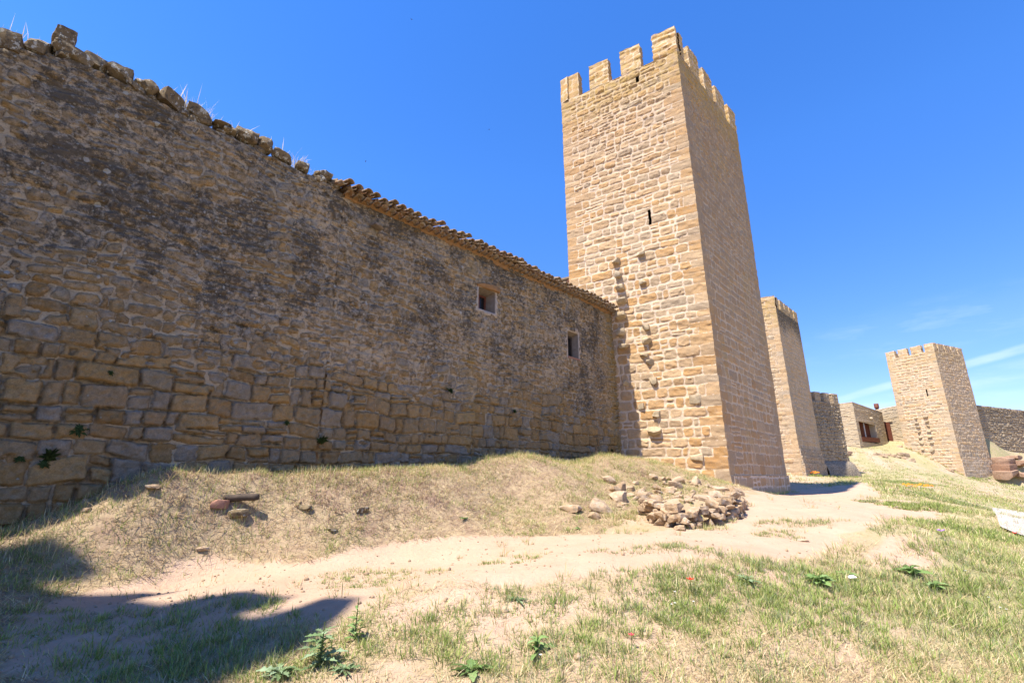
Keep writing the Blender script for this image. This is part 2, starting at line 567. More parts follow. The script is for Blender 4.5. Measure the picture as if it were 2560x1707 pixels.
M['house'] = stone_mat('thin_course_stone', [(0, (0.40, 0.31, 0.2)), (0.5, (0.5, 0.39, 0.25)), (1, (0.44, 0.36, 0.25))], (0.42, 0.34, 0.24), (0.36, 0.29, 0.2), (0.30, 0.24, 0.17))


def plain_mat(name, col, col2=None, scale=8.0, rough=0.85, bmp=0.3, spec=0.15):
    m, g, bs = new_mat(name)
    pos = g.n('ShaderNodeNewGeometry').outputs['Position']
    n = g.noise(pos, scale, 5, 0.6)
    f = g.rng(n, 0.3, 0.7)
    c = g.mix(f, col, col2 or tuple(x * 0.7 for x in col))
    g.put(bs.inputs['Base Color'], c)
    bs.inputs['Roughness'].default_value = rough
    bs.inputs['Specular IOR Level'].default_value = spec
    if bmp: bump(g, bs, g.noise(pos, scale * 6, 4), bmp, 0.01)
    return m


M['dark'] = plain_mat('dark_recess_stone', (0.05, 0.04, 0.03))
M['plaster'] = plain_mat('lime_plaster', (0.22, 0.18, 0.145), (0.15, 0.12, 0.095), 9)
M['pale_plaster'] = plain_mat('pale_plaster', (0.42, 0.355, 0.29), (0.30, 0.25, 0.20), 12)
M['ochre_plaster'] = plain_mat('ochre_plaster', (0.30, 0.165, 0.07), (0.19, 0.115, 0.06), 9)
M['wood'] = plain_mat('weathered_wood', (0.09, 0.065, 0.05), (0.05, 0.04, 0.032), 14)
M['brick'] = plain_mat('red_brick', (0.31, 0.16, 0.11), (0.24, 0.13, 0.095), 12)
M['rust'] = plain_mat('rusty_steel', (0.15, 0.05, 0.028), (0.10, 0.035, 0.022), 5, 0.6)
M['lintel'] = plain_mat('pale_sandstone_trim', (0.52, 0.42, 0.29), (0.44, 0.35, 0.24), 5)
M['steel'] = plain_mat('grey_steel', (0.42, 0.42, 0.42), (0.35, 0.35, 0.35), 5, 0.5)
M['hose'] = plain_mat('red_hose', (0.42, 0.09, 0.08), (0.33, 0.07, 0.06), 5, 0.5, 0)
m, g, bs = new_mat('dark_glass')
bs.inputs['Base Color'].default_value = (0.012, 0.012, 0.013, 1); bs.inputs['Roughness'].default_value = 0.12; bs.inputs['Specular IOR Level'].default_value = 0.5
M['glass'] = m

# roof tiles: colour per tile
m, g, bs = new_mat('clay_tile')
pos = g.n('ShaderNodeNewGeometry').outputs['Position']
rnd = g.sep(g.attr('rnd', 'Color'))
c = g.ramp(rnd[0], [(0, (0.20, 0.10, 0.05)), (0.3, (0.25, 0.15, 0.08)), (0.6, (0.20, 0.125, 0.068)), (0.85, (0.30, 0.21, 0.125)), (1, (0.16, 0.07, 0.04))])
c = g.mix(g.rng(g.noise(pos, 14, 5, 0.65), 0.45, 0.68, 0, 0.75), c, (0.40, 0.37, 0.30))
c = g.mix(g.rng(g.noise(pos, 6, 5, 0.65), 0.52, 0.68, 0, 0.7), c, (0.10, 0.085, 0.06))
g.put(bs.inputs['Base Color'], c)
bump(g, bs, g.noise(pos, 60, 4), 0.4, 0.006)
M['tile'] = m

# field stones: colour per object
def rock_mat(name, a, b, lich, red=0.0):
    m, g, bs = new_mat(name)
    pos = g.n('ShaderNodeNewGeometry').outputs['Position']
    r = g.n('ShaderNodeObjectInfo').outputs['Random']
    c = g.mix(r, a, b)
    c = g.mix(g.rng(g.noise(pos, 8, 5, 0.65), 0.35, 0.7, 0, 0.7), c, tuple(x * 0.55 for x in a))
    if lich:
        c = g.mix(g.rng(g.noise(pos, 12, 5, 0.7), 0.52, 0.62, 0, lich), c, (0.06, 0.05, 0.04))
        c = g.mix(g.rng(g.noise(g.scalev(pos, (1.1, 1.3, 0.9)), 9, 5, 0.7), 0.55, 0.61, 0, lich), c, (0.44, 0.43, 0.38))
    g.put(bs.inputs['Base Color'], c)
    bump(g, bs, g.math('ADD', g.noise(pos, 30, 5, 0.65), g.math('MULTIPLY', g.noise(pos, 90, 3), 0.4)), 0.7, 0.02)
    return m


M['cap_rock'] = rock_mat('lichened_capping_stone', (0.17, 0.12, 0.065), (0.23, 0.175, 0.105), 0.85)
M['rubble'] = rock_mat('pale_rubble_stone', (0.40, 0.275, 0.165), (0.50, 0.37, 0.25), 0.35)
M['red_rock'] = rock_mat('reddish_bed_rock', (0.30, 0.17, 0.11), (0.40, 0.28, 0.19), 0.15)

# blades: colour per blade, a little translucent
m = bpy.data.materials.new('grass_blades'); m.use_nodes = True; m.node_tree.nodes.clear()
g = NT(m.node_tree)
ca = g.attr('rnd', 'Color')
d1 = g.n('ShaderNodeBsdfDiffuse', {'Color': ca}); d2 = g.n('ShaderNodeBsdfTranslucent', {'Color': ca})
mx = g.n('ShaderNodeMixShader', {'Fac': 0.3})
g.t.links.new(d1.outputs[0], mx.inputs[1]); g.t.links.new(d2.outputs[0], mx.inputs[2])
go = g.n('ShaderNodeOutputMaterial'); g.t.links.new(mx.outputs[0], go.inputs[0])
M['blade'] = m

# ------------------------------------------------------------------ terrain
CTRL = []
def c_z(px, py, z): CTRL.append(at_z(px, py, z))
def c_y(px, py, Y): CTRL.append(at_depth(px, py, Y))
def c_p(x, y, z): CTRL.append((x, y, z))

w_dir = np.array([0.686, 0.728]); w_dir /= np.linalg.norm(w_dir)        # main wall, running away from the viewer
w_nrm = np.array([w_dir[1], -w_dir[0]])                                 # its face, towards the viewer
JX, JY = 3.4535 * SC, 15.698 * SC                                       # where the wall meets the near tower


def wallpt(s, out=0.0):
    """s metres from the tower back along the wall, out metres in front of it"""
    return JX - w_dir[0] * s + w_nrm[0] * out, JY - w_dir[1] * s + w_nrm[1] * out


for s, z in ((20, 0.6), (17.8, 0.72), (16.3, 0.88), (15.8, 1.02), (15.2, 1.36), (14.6, 1.50), (13.4, 1.58), (12.1, 1.61), (10.9, 1.66), (9.6, 1.74), (8.0, 1.90), (6.5, 2.06), (3, 2.14), (0.2, 2.06)):
    c_p(*wallpt(s, 0.0), z - (0.30 if 1 < s < 14.4 else 0)); c_p(*wallpt(s, 0.85), z + (0.05 if s < 15 else -0.2))
    c_p(*wallpt(s, -6.0), z + 0.2)
for px, py, z in ((1280, 1707, 0.03), (300, 1707, 0.0), (2150, 1707, 0.0), (2540, 1700, -0.12), (650, 1600, 0.1), (1300, 1560, 0.17),
                  (2000, 1540, 0.17), (2500, 1540, -0.1), (760, 1470, 0.28), (1300, 1430, 0.42), (1700, 1375, 0.58)):
    c_z(px, py, z)
for px, py, Y in ((979, 1360, 8.5), (1415, 1340, 9.2), (1796, 1308, 9.9), (1640, 1318, 9.6), (650, 1280, 8.2), (1250, 1250, 11.0), (1520, 1205, 13.4), (450, 1400, 7.3),
                  (0, 1500, 5.6), (0, 1400, 6.3), (246, 1371, 6.85), (506, 1471, 6.35), (748, 1498, 5.85), (922, 1515, 5.55), (300, 1510, 5.8), (2080, 1210, 29), (2000, 1210, 28), (2540, 1150, 59.5), (2530, 1212, 57), (2500, 1180, 58), (1700, 1215, 14.2),
                  (1872, 1227, 18.1), (1975, 1230, 22.0), (2080, 1262, 15.5), (2185, 1207, 26), (2010, 1189, 37), (2137, 1190, 44.5),
                  (2410, 1190, 55), (2491, 1194, 57.5), (2259, 1119, 60.3), (2120, 1117, 61), (2224, 1110, 63), (2478, 1130, 58.5),
                  (2449, 1230, 36), (2481, 1274, 23), (2560, 1302, 19), (2560, 1400, 9.4), (2240, 1345, 8.8), (2400, 1352, 9.2), (2300, 1192, 44), (2330, 1262, 17)):
    c_y(px, py, Y)
for x, y, z in ((0, 0, 0), (-3, 1, 0), (3, 1, -0.1), (-7, 2, 0.2), (7, 2, -0.5), (12, 5, -1.0), (25, 12, -2.2), (40, 25, -2.0), (60, 45, 0.5), (75, 62, 3.2), (70, 75, 5.0),
                (48, 80, 5.2), (25, 60, 3.0), (15, 40, 2.2), (0, 30, 2.4), (-15, 12, 1.2), (-20, -10, 0), (10, -15, -1.5), (0, -20, -1),
                (0, 120, 3), (120, 120, 0), (120, 0, -9), (0, -120, -10), (-120, 0, -5), (-120, 120, -3), (120, -120, -14), (-120, -120, -12)):
    c_p(x, y, z)
CTRL = np.array(CTRL)


def _tps(r2):
    return 0.5 * r2 * np.log(np.maximum(r2, 1e-9))


def _fit(P, smooth=0.02):
    n = len(P)
    d = ((P[:, None, :2] - P[None, :, :2]) ** 2).sum(-1)
    A = np.zeros((n + 3, n + 3)); A[:n, :n] = _tps(d) + np.eye(n) * smooth
    A[:n, n] = 1; A[:n, n + 1:] = P[:, :2]; A[n, :n] = 1; A[n + 1:, :n] = P[:, :2].T
    return np.linalg.solve(A, np.concatenate([P[:, 2], np.zeros(3)]))


TPS = _fit(CTRL)


def ground_base(x, y):
    x = np.asarray(x, float); y = np.asarray(y, float)
    n = len(CTRL)
    out = TPS[n] + TPS[n + 1] * x + TPS[n + 2] * y
    for i in range(n):
        out = out + TPS[i] * _tps((x - CTRL[i, 0]) ** 2 + (y - CTRL[i, 1]) ** 2)
    r = np.hypot(x, y)
    far = sstep(90, 200, r)
    return out * (1 - far) + far * (-12 + 5 * fbm(x / 120, y / 120, 91, 3))


def gauss(x, y, cx, cy, rx, ry, a=0.0):
    c, s = math.cos(a), math.sin(a)
    u = (x - cx) * c + (y - cy) * s; v = -(x - cx) * s + (y - cy) * c
    return np.exp(-(u / rx) ** 2 - (v / ry) ** 2)


BERMS = [(4.0, 11.4, 0.95, 0.6, 0.35, 0.26), (8.6, 12.2, 1.3, 0.6, 0.3, 0.20), (7.0, 9.4, 1.1, 0.5, 0.2, 0.16), (-0.6, 6.1, 1.2, 0.25, 0.35, 0.05)]


def ground(x, y):
    x = np.asarray(x, float); y = np.asarray(y, float)
    z = ground_base(x, y)
    k = np.clip(1 - np.hypot(x, y - 8) / 60, 0, 1)
    z = z + k * (0.10 * (fbm(x * 0.55, y * 0.55, 3, 4) - 0.5) + 0.075 * (fbm(x * 2.6, y * 2.6, 5, 4, 0.55) - 0.5))
    for cx, cy, rx, ry, a, h in BERMS:
        z = z + h * gauss(x, y, cx, cy, rx, ry, a)
    return z


def hit(px, py):
    """where the sight line through a photo pixel meets the ground"""
    r = ray(px, py); r = r / r[1]
    ys = np.concatenate([np.arange(2.5, 30, 0.05), np.arange(30, 90, 0.3)])
    zz = r[2] * ys + EYE - ground(r[0] * ys, ys)
    k = np.where(zz < 0)[0]
    if not len(k): return None
    y = ys[k[0]]
    return r[0] * y, y


D2F = 1.0884                                   # 2352-wide survey picture -> 2560


def poly_from(pts):
    out = []
    for a, b in pts:
        h = hit(a * D2F, b * D2F)
        if h is not None: out.append(h)
    return np.array(out)


def inside(P, x, y):
    x = np.asarray(x); y = np.asarray(y)
    r = np.zeros(x.shape, bool)
    n = len(P); j = n - 1
    for i in range(n):
        xi, yi = P[i]; xj, yj = P[j]
        c = ((yi > y) != (yj > y)) & (x < (xj - xi) * (y - yi) / (yj - yi + 1e-12) + xi)
        r ^= c; j = i
    return r


PATH = poly_from([(0, 1450), (100, 1385), (250, 1335), (430, 1290), (700, 1290), (900, 1257), (1100, 1237), (1300, 1230), (1480, 1227), (1650, 1210), (1720, 1145),
                  (1820, 1124), (1960, 1112), (2010, 1103), (2005, 1120), (2030, 1135), (1990, 1150), (2070, 1148), (2130, 1156), (2172, 1178), (2120, 1194), (2020, 1216), (1930, 1234), (1915, 1262), (1800, 1284),
                  (1600, 1300), (1400, 1322), (1250, 1337), (1050, 1343), (900, 1356), (840, 1395), (650, 1440), (420, 1500), (250, 1567), (0, 1567)])
SOIL = [poly_from([(880, 1395), (1020, 1360), (1250, 1360), (1400, 1370), (1330, 1420), (1240, 1440), (1230, 1500), (1120, 1500), (1000, 1440), (850, 1420)]),
        poly_from([(1976, 1278), (2026, 1236), (2101, 1231), (2161, 1250), (2168, 1283), (2126, 1310), (2026, 1306)]),
        poly_from([(1500, 1330), (1700, 1300), (1950, 1310), (1800, 1345), (1550, 1350)])]


def masks(x, y):
    """path 0..1, soil 0..1, green 0..1, mound 0..1 at ground points"""
    x = np.asarray(x, float); y = np.asarray(y, float)
    jx = x + 0.5 * (fbm(x * 1.3, y * 1.3, 21, 4) - 0.5); jy = y + 0.5 * (fbm(x * 1.3, y * 1.3, 22, 4) - 0.5)
    p = inside(PATH, jx, jy).astype(float)
    soil = np.zeros_like(p)
    for S in SOIL: soil = np.maximum(soil, inside(S, jx, jy))
    wd = (jx - JX) * w_nrm[0] + (jy - JY) * w_nrm[1]      # distance in front of the wall
    along = -((jx - JX) * w_dir[0] + (jy - JY) * w_dir[1])
    mound = ((wd > -0.3) & (wd < 4.6) & (along > -1.0) & (p < 0.5)).astype(float)
    crest = np.exp(-((wd - 0.9) / 0.45) ** 2) * (along > 0)
    right = sstep(0.4, 2.2, jx - 0.62 * jy + 0.7)
    return p, soil, mound, crest, right


# ground sheet: dense near the viewer, reaching the horizon
nG = 620
t = np.linspace(-1, 1, nG); kk = 5.6; sc_ = 900 / math.sinh(kk)
gx = 1.0 + sc_ * np.sinh(kk * t); gy = 8.0 + sc_ * np.sinh(kk * t)
GX, GY = np.meshgrid(gx, gy)
GZ = ground(GX, GY)
gp, gs, gm_, gc_, gr_ = masks(GX.ravel(), GY.ravel())
near = (np.hypot(GX, GY) < 90).ravel()
gcol = np.stack([gp, gs, gr_], -1) * near[:, None]
me = npmesh('ground', np.stack([GX, GY, GZ], -1).reshape(-1, 3), gridq(nG, nG), attrs={'msk': gcol, 'mnd': gm_})
m, g, bs = new_mat('earth')
pos = g.n('ShaderNodeNewGeometry').outputs['Position']
mk = g.sep(g.attr('msk', 'Color')); mnd = g.attr('mnd')
dirt = g.mix(g.rng(g.noise(pos, 1.6, 6, 0.65), 0.3, 0.7), (0.43, 0.288, 0.195), (0.485, 0.34, 0.24))
dirt = g.mix(g.rng(g.noise(pos, 14, 5, 0.7), 0.5, 0.75, 0, 0.45), dirt, (0.36, 0.25, 0.16))
soil = g.mix(g.rng(g.noise(pos, 5, 6, 0.7), 0.35, 0.7), (0.44, 0.29, 0.20), (0.50, 0.36, 0.25))
straw = g.mix(g.rng(g.noise(pos, 8, 7, 0.72), 0.40, 0.60), (0.40, 0.30, 0.18), (0.27, 0.19, 0.12))
straw = g.mix(g.rng(g.noise(pos, 1.7, 5, 0.65), 0.5, 0.7, 0, 0.6), straw, (0.24, 0.15, 0.11))
turf = g.mix(g.rng(g.noise(pos, 2.2, 6, 0.7), 0.4, 0.62), (0.42, 0.33, 0.19), (0.17, 0.19, 0.065))
turf = g.mix(g.rng(g.noise(pos, 25, 5, 0.7), 0.4, 0.62, 0, 0.5), turf, (0.46, 0.36, 0.22))
dv1 = g.n('ShaderNodeVectorMath', operation='DOT_PRODUCT'); g.put(dv1.inputs[0], pos); dv1.inputs[1].default_value = (0.52 * .07, 0.86 * .07, 0)
dv2 = g.n('ShaderNodeVectorMath', operation='DOT_PRODUCT'); g.put(dv2.inputs[0], pos); dv2.inputs[1].default_value = (0.86 * .42, -0.52 * .42, 0)
mpn = g.n('ShaderNodeCombineXYZ'); g.put(mpn.inputs[0], dv1.outputs['Value']); g.put(mpn.inputs[1], dv2.outputs['Value'])
farm = g.rng(g.n('ShaderNodeSeparateXYZ', {0: pos}).outputs[1], 17.0, 26.0)
strp = g.rng(g.math('ADD', g.noise(mpn.outputs[0], 1.0, 5, 0.6), g.math('MULTIPLY', g.math('SUBTRACT', g.noise(pos, 1.1, 5, 0.7), 0.5), 0.5)), 0.46, 0.60)
slope = g.mix(strp, g.mix(g.noise(pos, 3.0, 6, 0.7), (0.27, 0.255, 0.12), (0.36, 0.295, 0.165)), (0.41, 0.30, 0.205))
turf = g.mix(farm, turf, slope)
fg = g.mix(g.rng(g.noise(pos, 1.4, 6, 0.7), 0.46, 0.58), (0.44, 0.31, 0.21), (0.37, 0.275, 0.16))
c = g.mix(g.math('ADD', mk[2], g.math('MULTIPLY', g.math('SUBTRACT', g.noise(pos, 2.5, 5), 0.5), 0.8), clamp=True), fg, turf)
c = g.mix(mnd, c, straw)
c = g.mix(mk[1], c, soil)
c = g.mix(g.rng(mk[0], 0.2, 0.8), c, dirt)
pv = g.voro(pos, 26); pc = g.sep(g.voro(pos, 26, out='Color'))
peb = g.math('MULTIPLY', g.rng(pv, 0.16, 0.22, 1, 0), g.rng(pc[0], 0.86, 0.88))
c = g.mix(g.math('MULTIPLY', peb, 0.7), c, (0.52, 0.46, 0.40))
g.put(bs.inputs['Base Color'], c)
hb = g.math('ADD', g.math('MULTIPLY', g.noise(pos, 9, 6, 0.7), 1.0), g.math('ADD', g.math('MULTIPLY', g.noise(pos, 55, 4, 0.7), 0.35), g.math('MULTIPLY', peb, 0.25)))
bump(g, bs, hb, 0.8, 0.05)
tag(link('ground', me, m), 'sandy ground with bare dirt path and grassy banks', 'ground', kind='structure')

# ------------------------------------------------------------------ towers
def const_att(n, s=-0.03, r=0.5, wea=(0, 0, 0)):
    return {'sdf': np.full(n, s), 'rnd': np.full((n, 3), r), 'wea': np.tile(np.array(wea, float), (n, 1))}


def v3(p, z): return np.array([p[0], p[1], z])


def box_panels(pile, A, B, n_out, th, z0, z1, P, seed, res, wea=(0, 0, 0), skip=()):
    """a little block of masonry: outer face from A to B (plan), th deep, z0..z1"""
    A = np.array(A, float); B = np.array(B, float); n_out = np.array(n_out, float)
    Ai, Bi = A - n_out * th, B - n_out * th
    ring = [(A, B, 'front'), (B, Bi, 'b'), (Bi, Ai, 'back'), (Ai, A, 'a')]

    def ex(U, V, rel, sdf):
        w = np.zeros(U.shape + (3,)); w[...] = wea
        w[..., 2] *= 0.55 + 0.9 * fbm(U * 3 + seed, V * 3, seed, 3)
        return rel, w, sdf
    for i, (p, q, nm) in enumerate(ring):
        if nm in skip: continue
        V, Q, a = panel(v3(p, z0), v3(q, z0), v3(p, z1), v3(q, z1), res, P, seed + i, fade=(1, 1, 0, 1), extra=ex)
        pile.add(V, Q, attrs=a)
    nu, nv = 5, 5
    s_, t_ = np.meshgrid(np.linspace(0, 1, nu), np.linspace(0, 1, nv))
    top = A + (B - A) * s_[..., None] + (Ai - A) * t_[..., None]
    V = np.concatenate([top, np.full(top.shape[:2] + (1,), z1)], -1).reshape(-1, 3)
    V[:, 2] += 0.02 * (fbm(V[:, 0] * 5, V[:, 1] * 5, seed, 2) - 0.3) * ((s_ > 0) & (s_ < 1) & (t_ > 0) & (t_ < 1)).ravel()
    pile.add(V, gridq(nu, nv), attrs=const_att(len(V), wea=wea))


def tower(name, label, cat, base, topp, zref, z0, zc, zm, P, seed, res, mat, merlons, th, group=None, faces=(1, 1, 1, 1), holes=None, ochre=0.9, extra_fn=None, batter_fix=None):
    """base / topp: plan corners L, C, R, B at zref and at the crenel sill zc. merlons: per face list of (a, b) metres.
    Returns the Empty and the faces (origin, direction, normal, width)."""
    base = [np.array(p, float) for p in base]; topp = [np.array(p, float) for p in topp]
    cen = sum(base) / 4
    root = empty(name, (cen[0], cen[1], z0))
    tag(root, label, cat, group, 'thing')

    def plan(i, z):
        f = (z - zref) / (zc - zref)
        return base[i] * (1 - f) + topp[i] * f
    pile = Pile(); info = []
    for k in range(4):
        i, j = k, (k + 1) % 4
        P00, P10, P01, P11 = v3(plan(i, z0), z0), v3(plan(j, z0), z0), v3(plan(i, zc), zc), v3(plan(j, zc), zc)
        Hh = zc - z0

        def ex(U, V, rel, sdf, k=k, Hh=Hh):
            w = np.zeros(U.shape + (3,))
            w[..., 2] = ochre * sstep(Hh - 2.6, Hh - 0.2, V) + 0.10
            if extra_fn: rel, w, sdf = extra_fn(k, U, V + z0, rel, sdf, w)
            return rel, w, sdf
        V, Q, a = panel(P00, P10, P01, P11, res[k], P, seed + 11 * k, fade=(1, 1, 0, 1), holes=(holes or {}).get(k, ()), extra=ex)
        pile.add(V, Q, attrs=a)
        d = topp[j] - topp[i]; wdt = np.linalg.norm(d); d = d / wdt
        info.append((topp[i], d, np.array([d[1], -d[0]]), wdt))
    # wall-walk: sill ring, inner parapet faces, floor
    inner = []
    for k in range(4):
        o, d, n, _ = info[k]; o2, d2, n2, _ = info[k - 1]
        c = topp[k]
        # move in by th from both faces
        Amat = np.array([n, n2]); inner.append(c + np.linalg.solve(Amat, np.array([-th, -th])))
    V = []
    for k in range(4): V.append(v3(topp[k], zc))
    for k in range(4): V.append(v3(inner[k], zc))
    for k in range(4): V.append(v3(inner[k], zc - 1.1))
    Q = [(k, (k + 1) % 4, 4 + (k + 1) % 4, 4 + k) for k in range(4)] + [(4 + k, 4 + (k + 1) % 4, 8 + (k + 1) % 4, 8 + k) for k in range(4)] + [(8, 9, 10, 11)]
    pile.add(np.array(V), Q, attrs=const_att(12, wea=(0, 0, ochre)))
    sharp(link('wall', pile.mesh(name + '_wall', True, 0.6, seed), M[mat], root))
    MP = dict(P, quoin=0, row=P['row'] * 0.9, relief=P['relief'] * 0.6)
    # merlons; those at a corner turn round it as one block
    done = {}
    for k in range(4):
        o, d, n, wdt = info[k]
        for q, (a, b) in enumerate(merlons[k]):
            a2, b2 = a, b
            p = Pile()
            first = a <= 0.01; last = b >= wdt - 0.02
            if first: continue                      # built with the previous face's last one
            box_panels(p, o + d * a2, o + d * (wdt if last else b2), n, th, zc, zm, MP, seed + 100 + 10 * k + q, min(res[k] * 1.5, 0.12), wea=(0, 0, ochre))
            if last and merlons[(k + 1) % 4] and merlons[(k + 1) % 4][0][0] <= 0.01:
                o3, d3, n3, w3 = info[(k + 1) % 4]
                e = merlons[(k + 1) % 4][0][1]
                if e > th + 0.05:
                    box_panels(p, o3 + d3 * th, o3 + d3 * e, n3, th, zc, zm, MP, seed + 300 + 10 * k + q, min(res[k] * 1.5, 0.12), wea=(0, 0, ochre), skip=('a',))
            sharp(link('merlon', p.mesh(name + '_merlon', True, 1.1, seed), M[mat], root))
    return root, info


def even_merlons(width, n, ratio=0.62):
    """n merlons, first and last at the corners"""
    u = width / (n * ratio + (n - 1) * (1 - ratio)) if n > 1 else width
    m_, g_ = u * ratio, u * (1 - ratio)
    return [(i * (m_ + g_), i * (m_ + g_) + m_) for i in range(n)]


# ---- near tower
lit_d = np.array([-0.8415, 0.54]); lit_d /= np.linalg.norm(lit_d)
C_b, C_t = np.array([6.16, 14.0]) * SC, np.array([6.03, 14.0]) * SC
L_b, L_t = np.array([2.19, 16.53]) * SC, np.array([2.06, 16.59]) * SC
R_b, R_t = np.array([10.14, 18.33]) * SC, np.array([10.29, 18.53]) * SC
B_b, B_t = L_b + (R_b - C_b), L_t + (R_t - C_t)
ZC, ZM = H(14.91), H(16.06)
P_T1 = dict(row=0.30, rowv=0.30, grow=1.2, len=0.46, lenv=0.42, joint=0.030, warp=0.045, round=0.55, split=0.10, relief=0.018, rough=0.034, quoin=0.55, slant=0.10, rag=0.05)
wl_ = float(np.linalg.norm(C_t - L_t)); ws_ = float(np.linalg.norm(R_t - C_t))
lm = [(wl_ - b * SC * wl_ / (4.79 * SC), wl_ - a * SC * wl_ / (4.79 * SC)) for a, b in ((3.96, 4.79), (2.66, 3.47), (1.35, 2.15), (0.0, 0.87))]
lm[0] = (0.0, lm[0][1]); lm[-1] = (lm[-1][0], wl_)
fs = ws_ / 5.94
sm = [(0.0, 0.61 * fs), (1.09 * fs, 1.95 * fs), (2.46 * fs, 3.32 * fs), (3.70 * fs, 4.62 * fs), (5.13 * fs, ws_)]


def litpos(px, py):
    """distance from the left edge along the near tower's lit face, and height"""
    t, z = on_line(px, py, (C_b + C_t) / 2, lit_d)
    return wl_ - t, EYE + (z - EYE)


T1Z0 = 0.2
s1u, s1z = litpos(1621, 526); s1u2, s1z2 = litpos(1626, 561)
slit = (s1u - 0.05, s1u + 0.07, s1z2 - T1Z0, s1z - T1Z0)
s2u, s2z = litpos(1595, 192); s2u2, s2z2 = litpos(1596, 206)
slit2 = (s2u - 0.07, s2u + 0.08, s2z2 - T1Z0, s2z - T1Z0)


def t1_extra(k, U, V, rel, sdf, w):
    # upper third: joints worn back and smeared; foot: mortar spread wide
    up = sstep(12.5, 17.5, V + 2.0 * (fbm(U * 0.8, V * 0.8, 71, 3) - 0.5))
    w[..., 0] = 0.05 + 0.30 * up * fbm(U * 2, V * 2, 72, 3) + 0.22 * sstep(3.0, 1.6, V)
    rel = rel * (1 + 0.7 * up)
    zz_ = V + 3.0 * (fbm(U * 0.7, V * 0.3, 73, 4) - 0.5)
    w[..., 1] = (0.42 * sstep(9.5, 18.0, zz_)) if k in (0, 3) else (0.42 + 0.42 * sstep(5.0, 15.0, zz_))  # upper patina, with extra darkening painted on the sunless faces to deepen their shade
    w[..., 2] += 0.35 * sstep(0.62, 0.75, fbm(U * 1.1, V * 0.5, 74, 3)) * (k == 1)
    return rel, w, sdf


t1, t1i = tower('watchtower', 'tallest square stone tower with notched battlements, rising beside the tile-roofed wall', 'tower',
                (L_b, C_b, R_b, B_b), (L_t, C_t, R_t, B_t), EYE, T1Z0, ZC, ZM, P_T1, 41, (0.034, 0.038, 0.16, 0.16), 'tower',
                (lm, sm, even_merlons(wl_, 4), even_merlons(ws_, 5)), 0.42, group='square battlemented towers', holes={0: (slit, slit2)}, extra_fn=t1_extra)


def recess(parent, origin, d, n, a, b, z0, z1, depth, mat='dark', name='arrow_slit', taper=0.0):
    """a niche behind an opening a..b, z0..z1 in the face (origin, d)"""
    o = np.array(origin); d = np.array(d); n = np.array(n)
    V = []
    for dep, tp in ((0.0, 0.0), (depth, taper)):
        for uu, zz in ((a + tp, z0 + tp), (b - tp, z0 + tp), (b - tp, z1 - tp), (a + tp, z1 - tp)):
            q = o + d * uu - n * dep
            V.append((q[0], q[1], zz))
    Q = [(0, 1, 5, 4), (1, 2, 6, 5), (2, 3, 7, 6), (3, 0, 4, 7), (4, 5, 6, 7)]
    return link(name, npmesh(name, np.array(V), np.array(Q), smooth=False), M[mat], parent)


def lit_origin(z):
    f = (z - EYE) / (ZC - EYE)
    o = L_b * (1 - f) + L_t * f; c = C_b * (1 - f) + C_t * f
    d = (c - o) / np.linalg.norm(c - o)
    return o, d, np.array([d[1], -d[0]])


for (a, b, c0, c1_) in (slit, slit2):
    o, d, n = lit_origin(T1Z0 + (c0 + c1_) / 2)
    recess(t1, o, d, n, a, b, T1Z0 + c0, T1Z0 + c1_, 0.5)

# worn plinth along the shaded foot
p = Pile()
d_ = (R_b - C_b) / np.linalg.norm(R_b - C_b); n_ = np.array([d_[1], -d_[0]])
box_panels(p, C_b + n_ * 0.045 + d_ * 0.25, R_b + n_ * 0.07 + d_ * 0.06, n_, 0.25, 0.1, 1.55, dict(P_T1, quoin=0, row=0.4), 77, 0.05)
sharp(link('plinth', p.mesh('plinth'), M['tower'], t1))

# rocks ------------------------------------------------------------
_bm = bmesh.new(); bmesh.ops.create_cube(_bm, size=2.0)
bmesh.ops.subdivide_edges(_bm, edges=_bm.edges[:], cuts=6, use_grid_fill=True)
_bm.verts.ensure_lookup_table()
RV = np.array([v.co[:] for v in _bm.verts]); RQ = np.array([[v.index for v in f.verts] for f in _bm.faces]); _bm.free()


def rock_geo(sx, sy, sz, seed, boxy=0.6, rough=0.10, cuts=5):
    r = np.random.default_rng(seed)
    sph = RV / np.linalg.norm(RV, axis=1)[:, None]
    V = RV * boxy * 0.8 + sph * (1 - boxy * 0.8) * 1.1
    for _ in range(cuts):
        nrm = r.normal(size=3); nrm /= np.linalg.norm(nrm)
        dd = r.uniform(0.72, 0.98)
        ov = np.maximum(0, V @ nrm - dd)
        V = V - ov[:, None] * nrm * 0.9
    o = r.random(3) * 50
    nz = fbm(V[:, 0] * 1.6 + o[0], V[:, 1] * 1.6 + V[:, 2] * 1.1 + o[1], seed, 4, 0.6) + fbm(V[:, 2] * 1.6 + o[2], V[:, 0] * 1.2 - V[:, 1] + o[0], seed + 3, 4, 0.6) - 1
    V = V + V / np.linalg.norm(V, axis=1)[:, None] * (nz * rough * 2.2)[:, None]
    return V * np.array([sx, sy, sz]) / 2


def place_rock(name, x, y, z, size, seed, mat, rot=(0, 0, 0), boxy=0.6, rough=0.1, parent=None, cuts=5):
    V = rock_geo(*size, seed, boxy, rough, cuts)
    from mathutils import Euler
    R = np.array(Euler(rot).to_matrix())
    V = V @ R.T
    o = bpy.data.objects.new(name, npmesh(name, V, RQ))
    o.data.materials.append(M[mat] if isinstance(mat, str) else mat)
    COL.objects.link(o)
    if parent is None: o.location = (x, y, z)
    else:
        o.parent = parent
        o.location = Vector((x, y, z)) - parent.location
    sharp(o, 28)
    return o


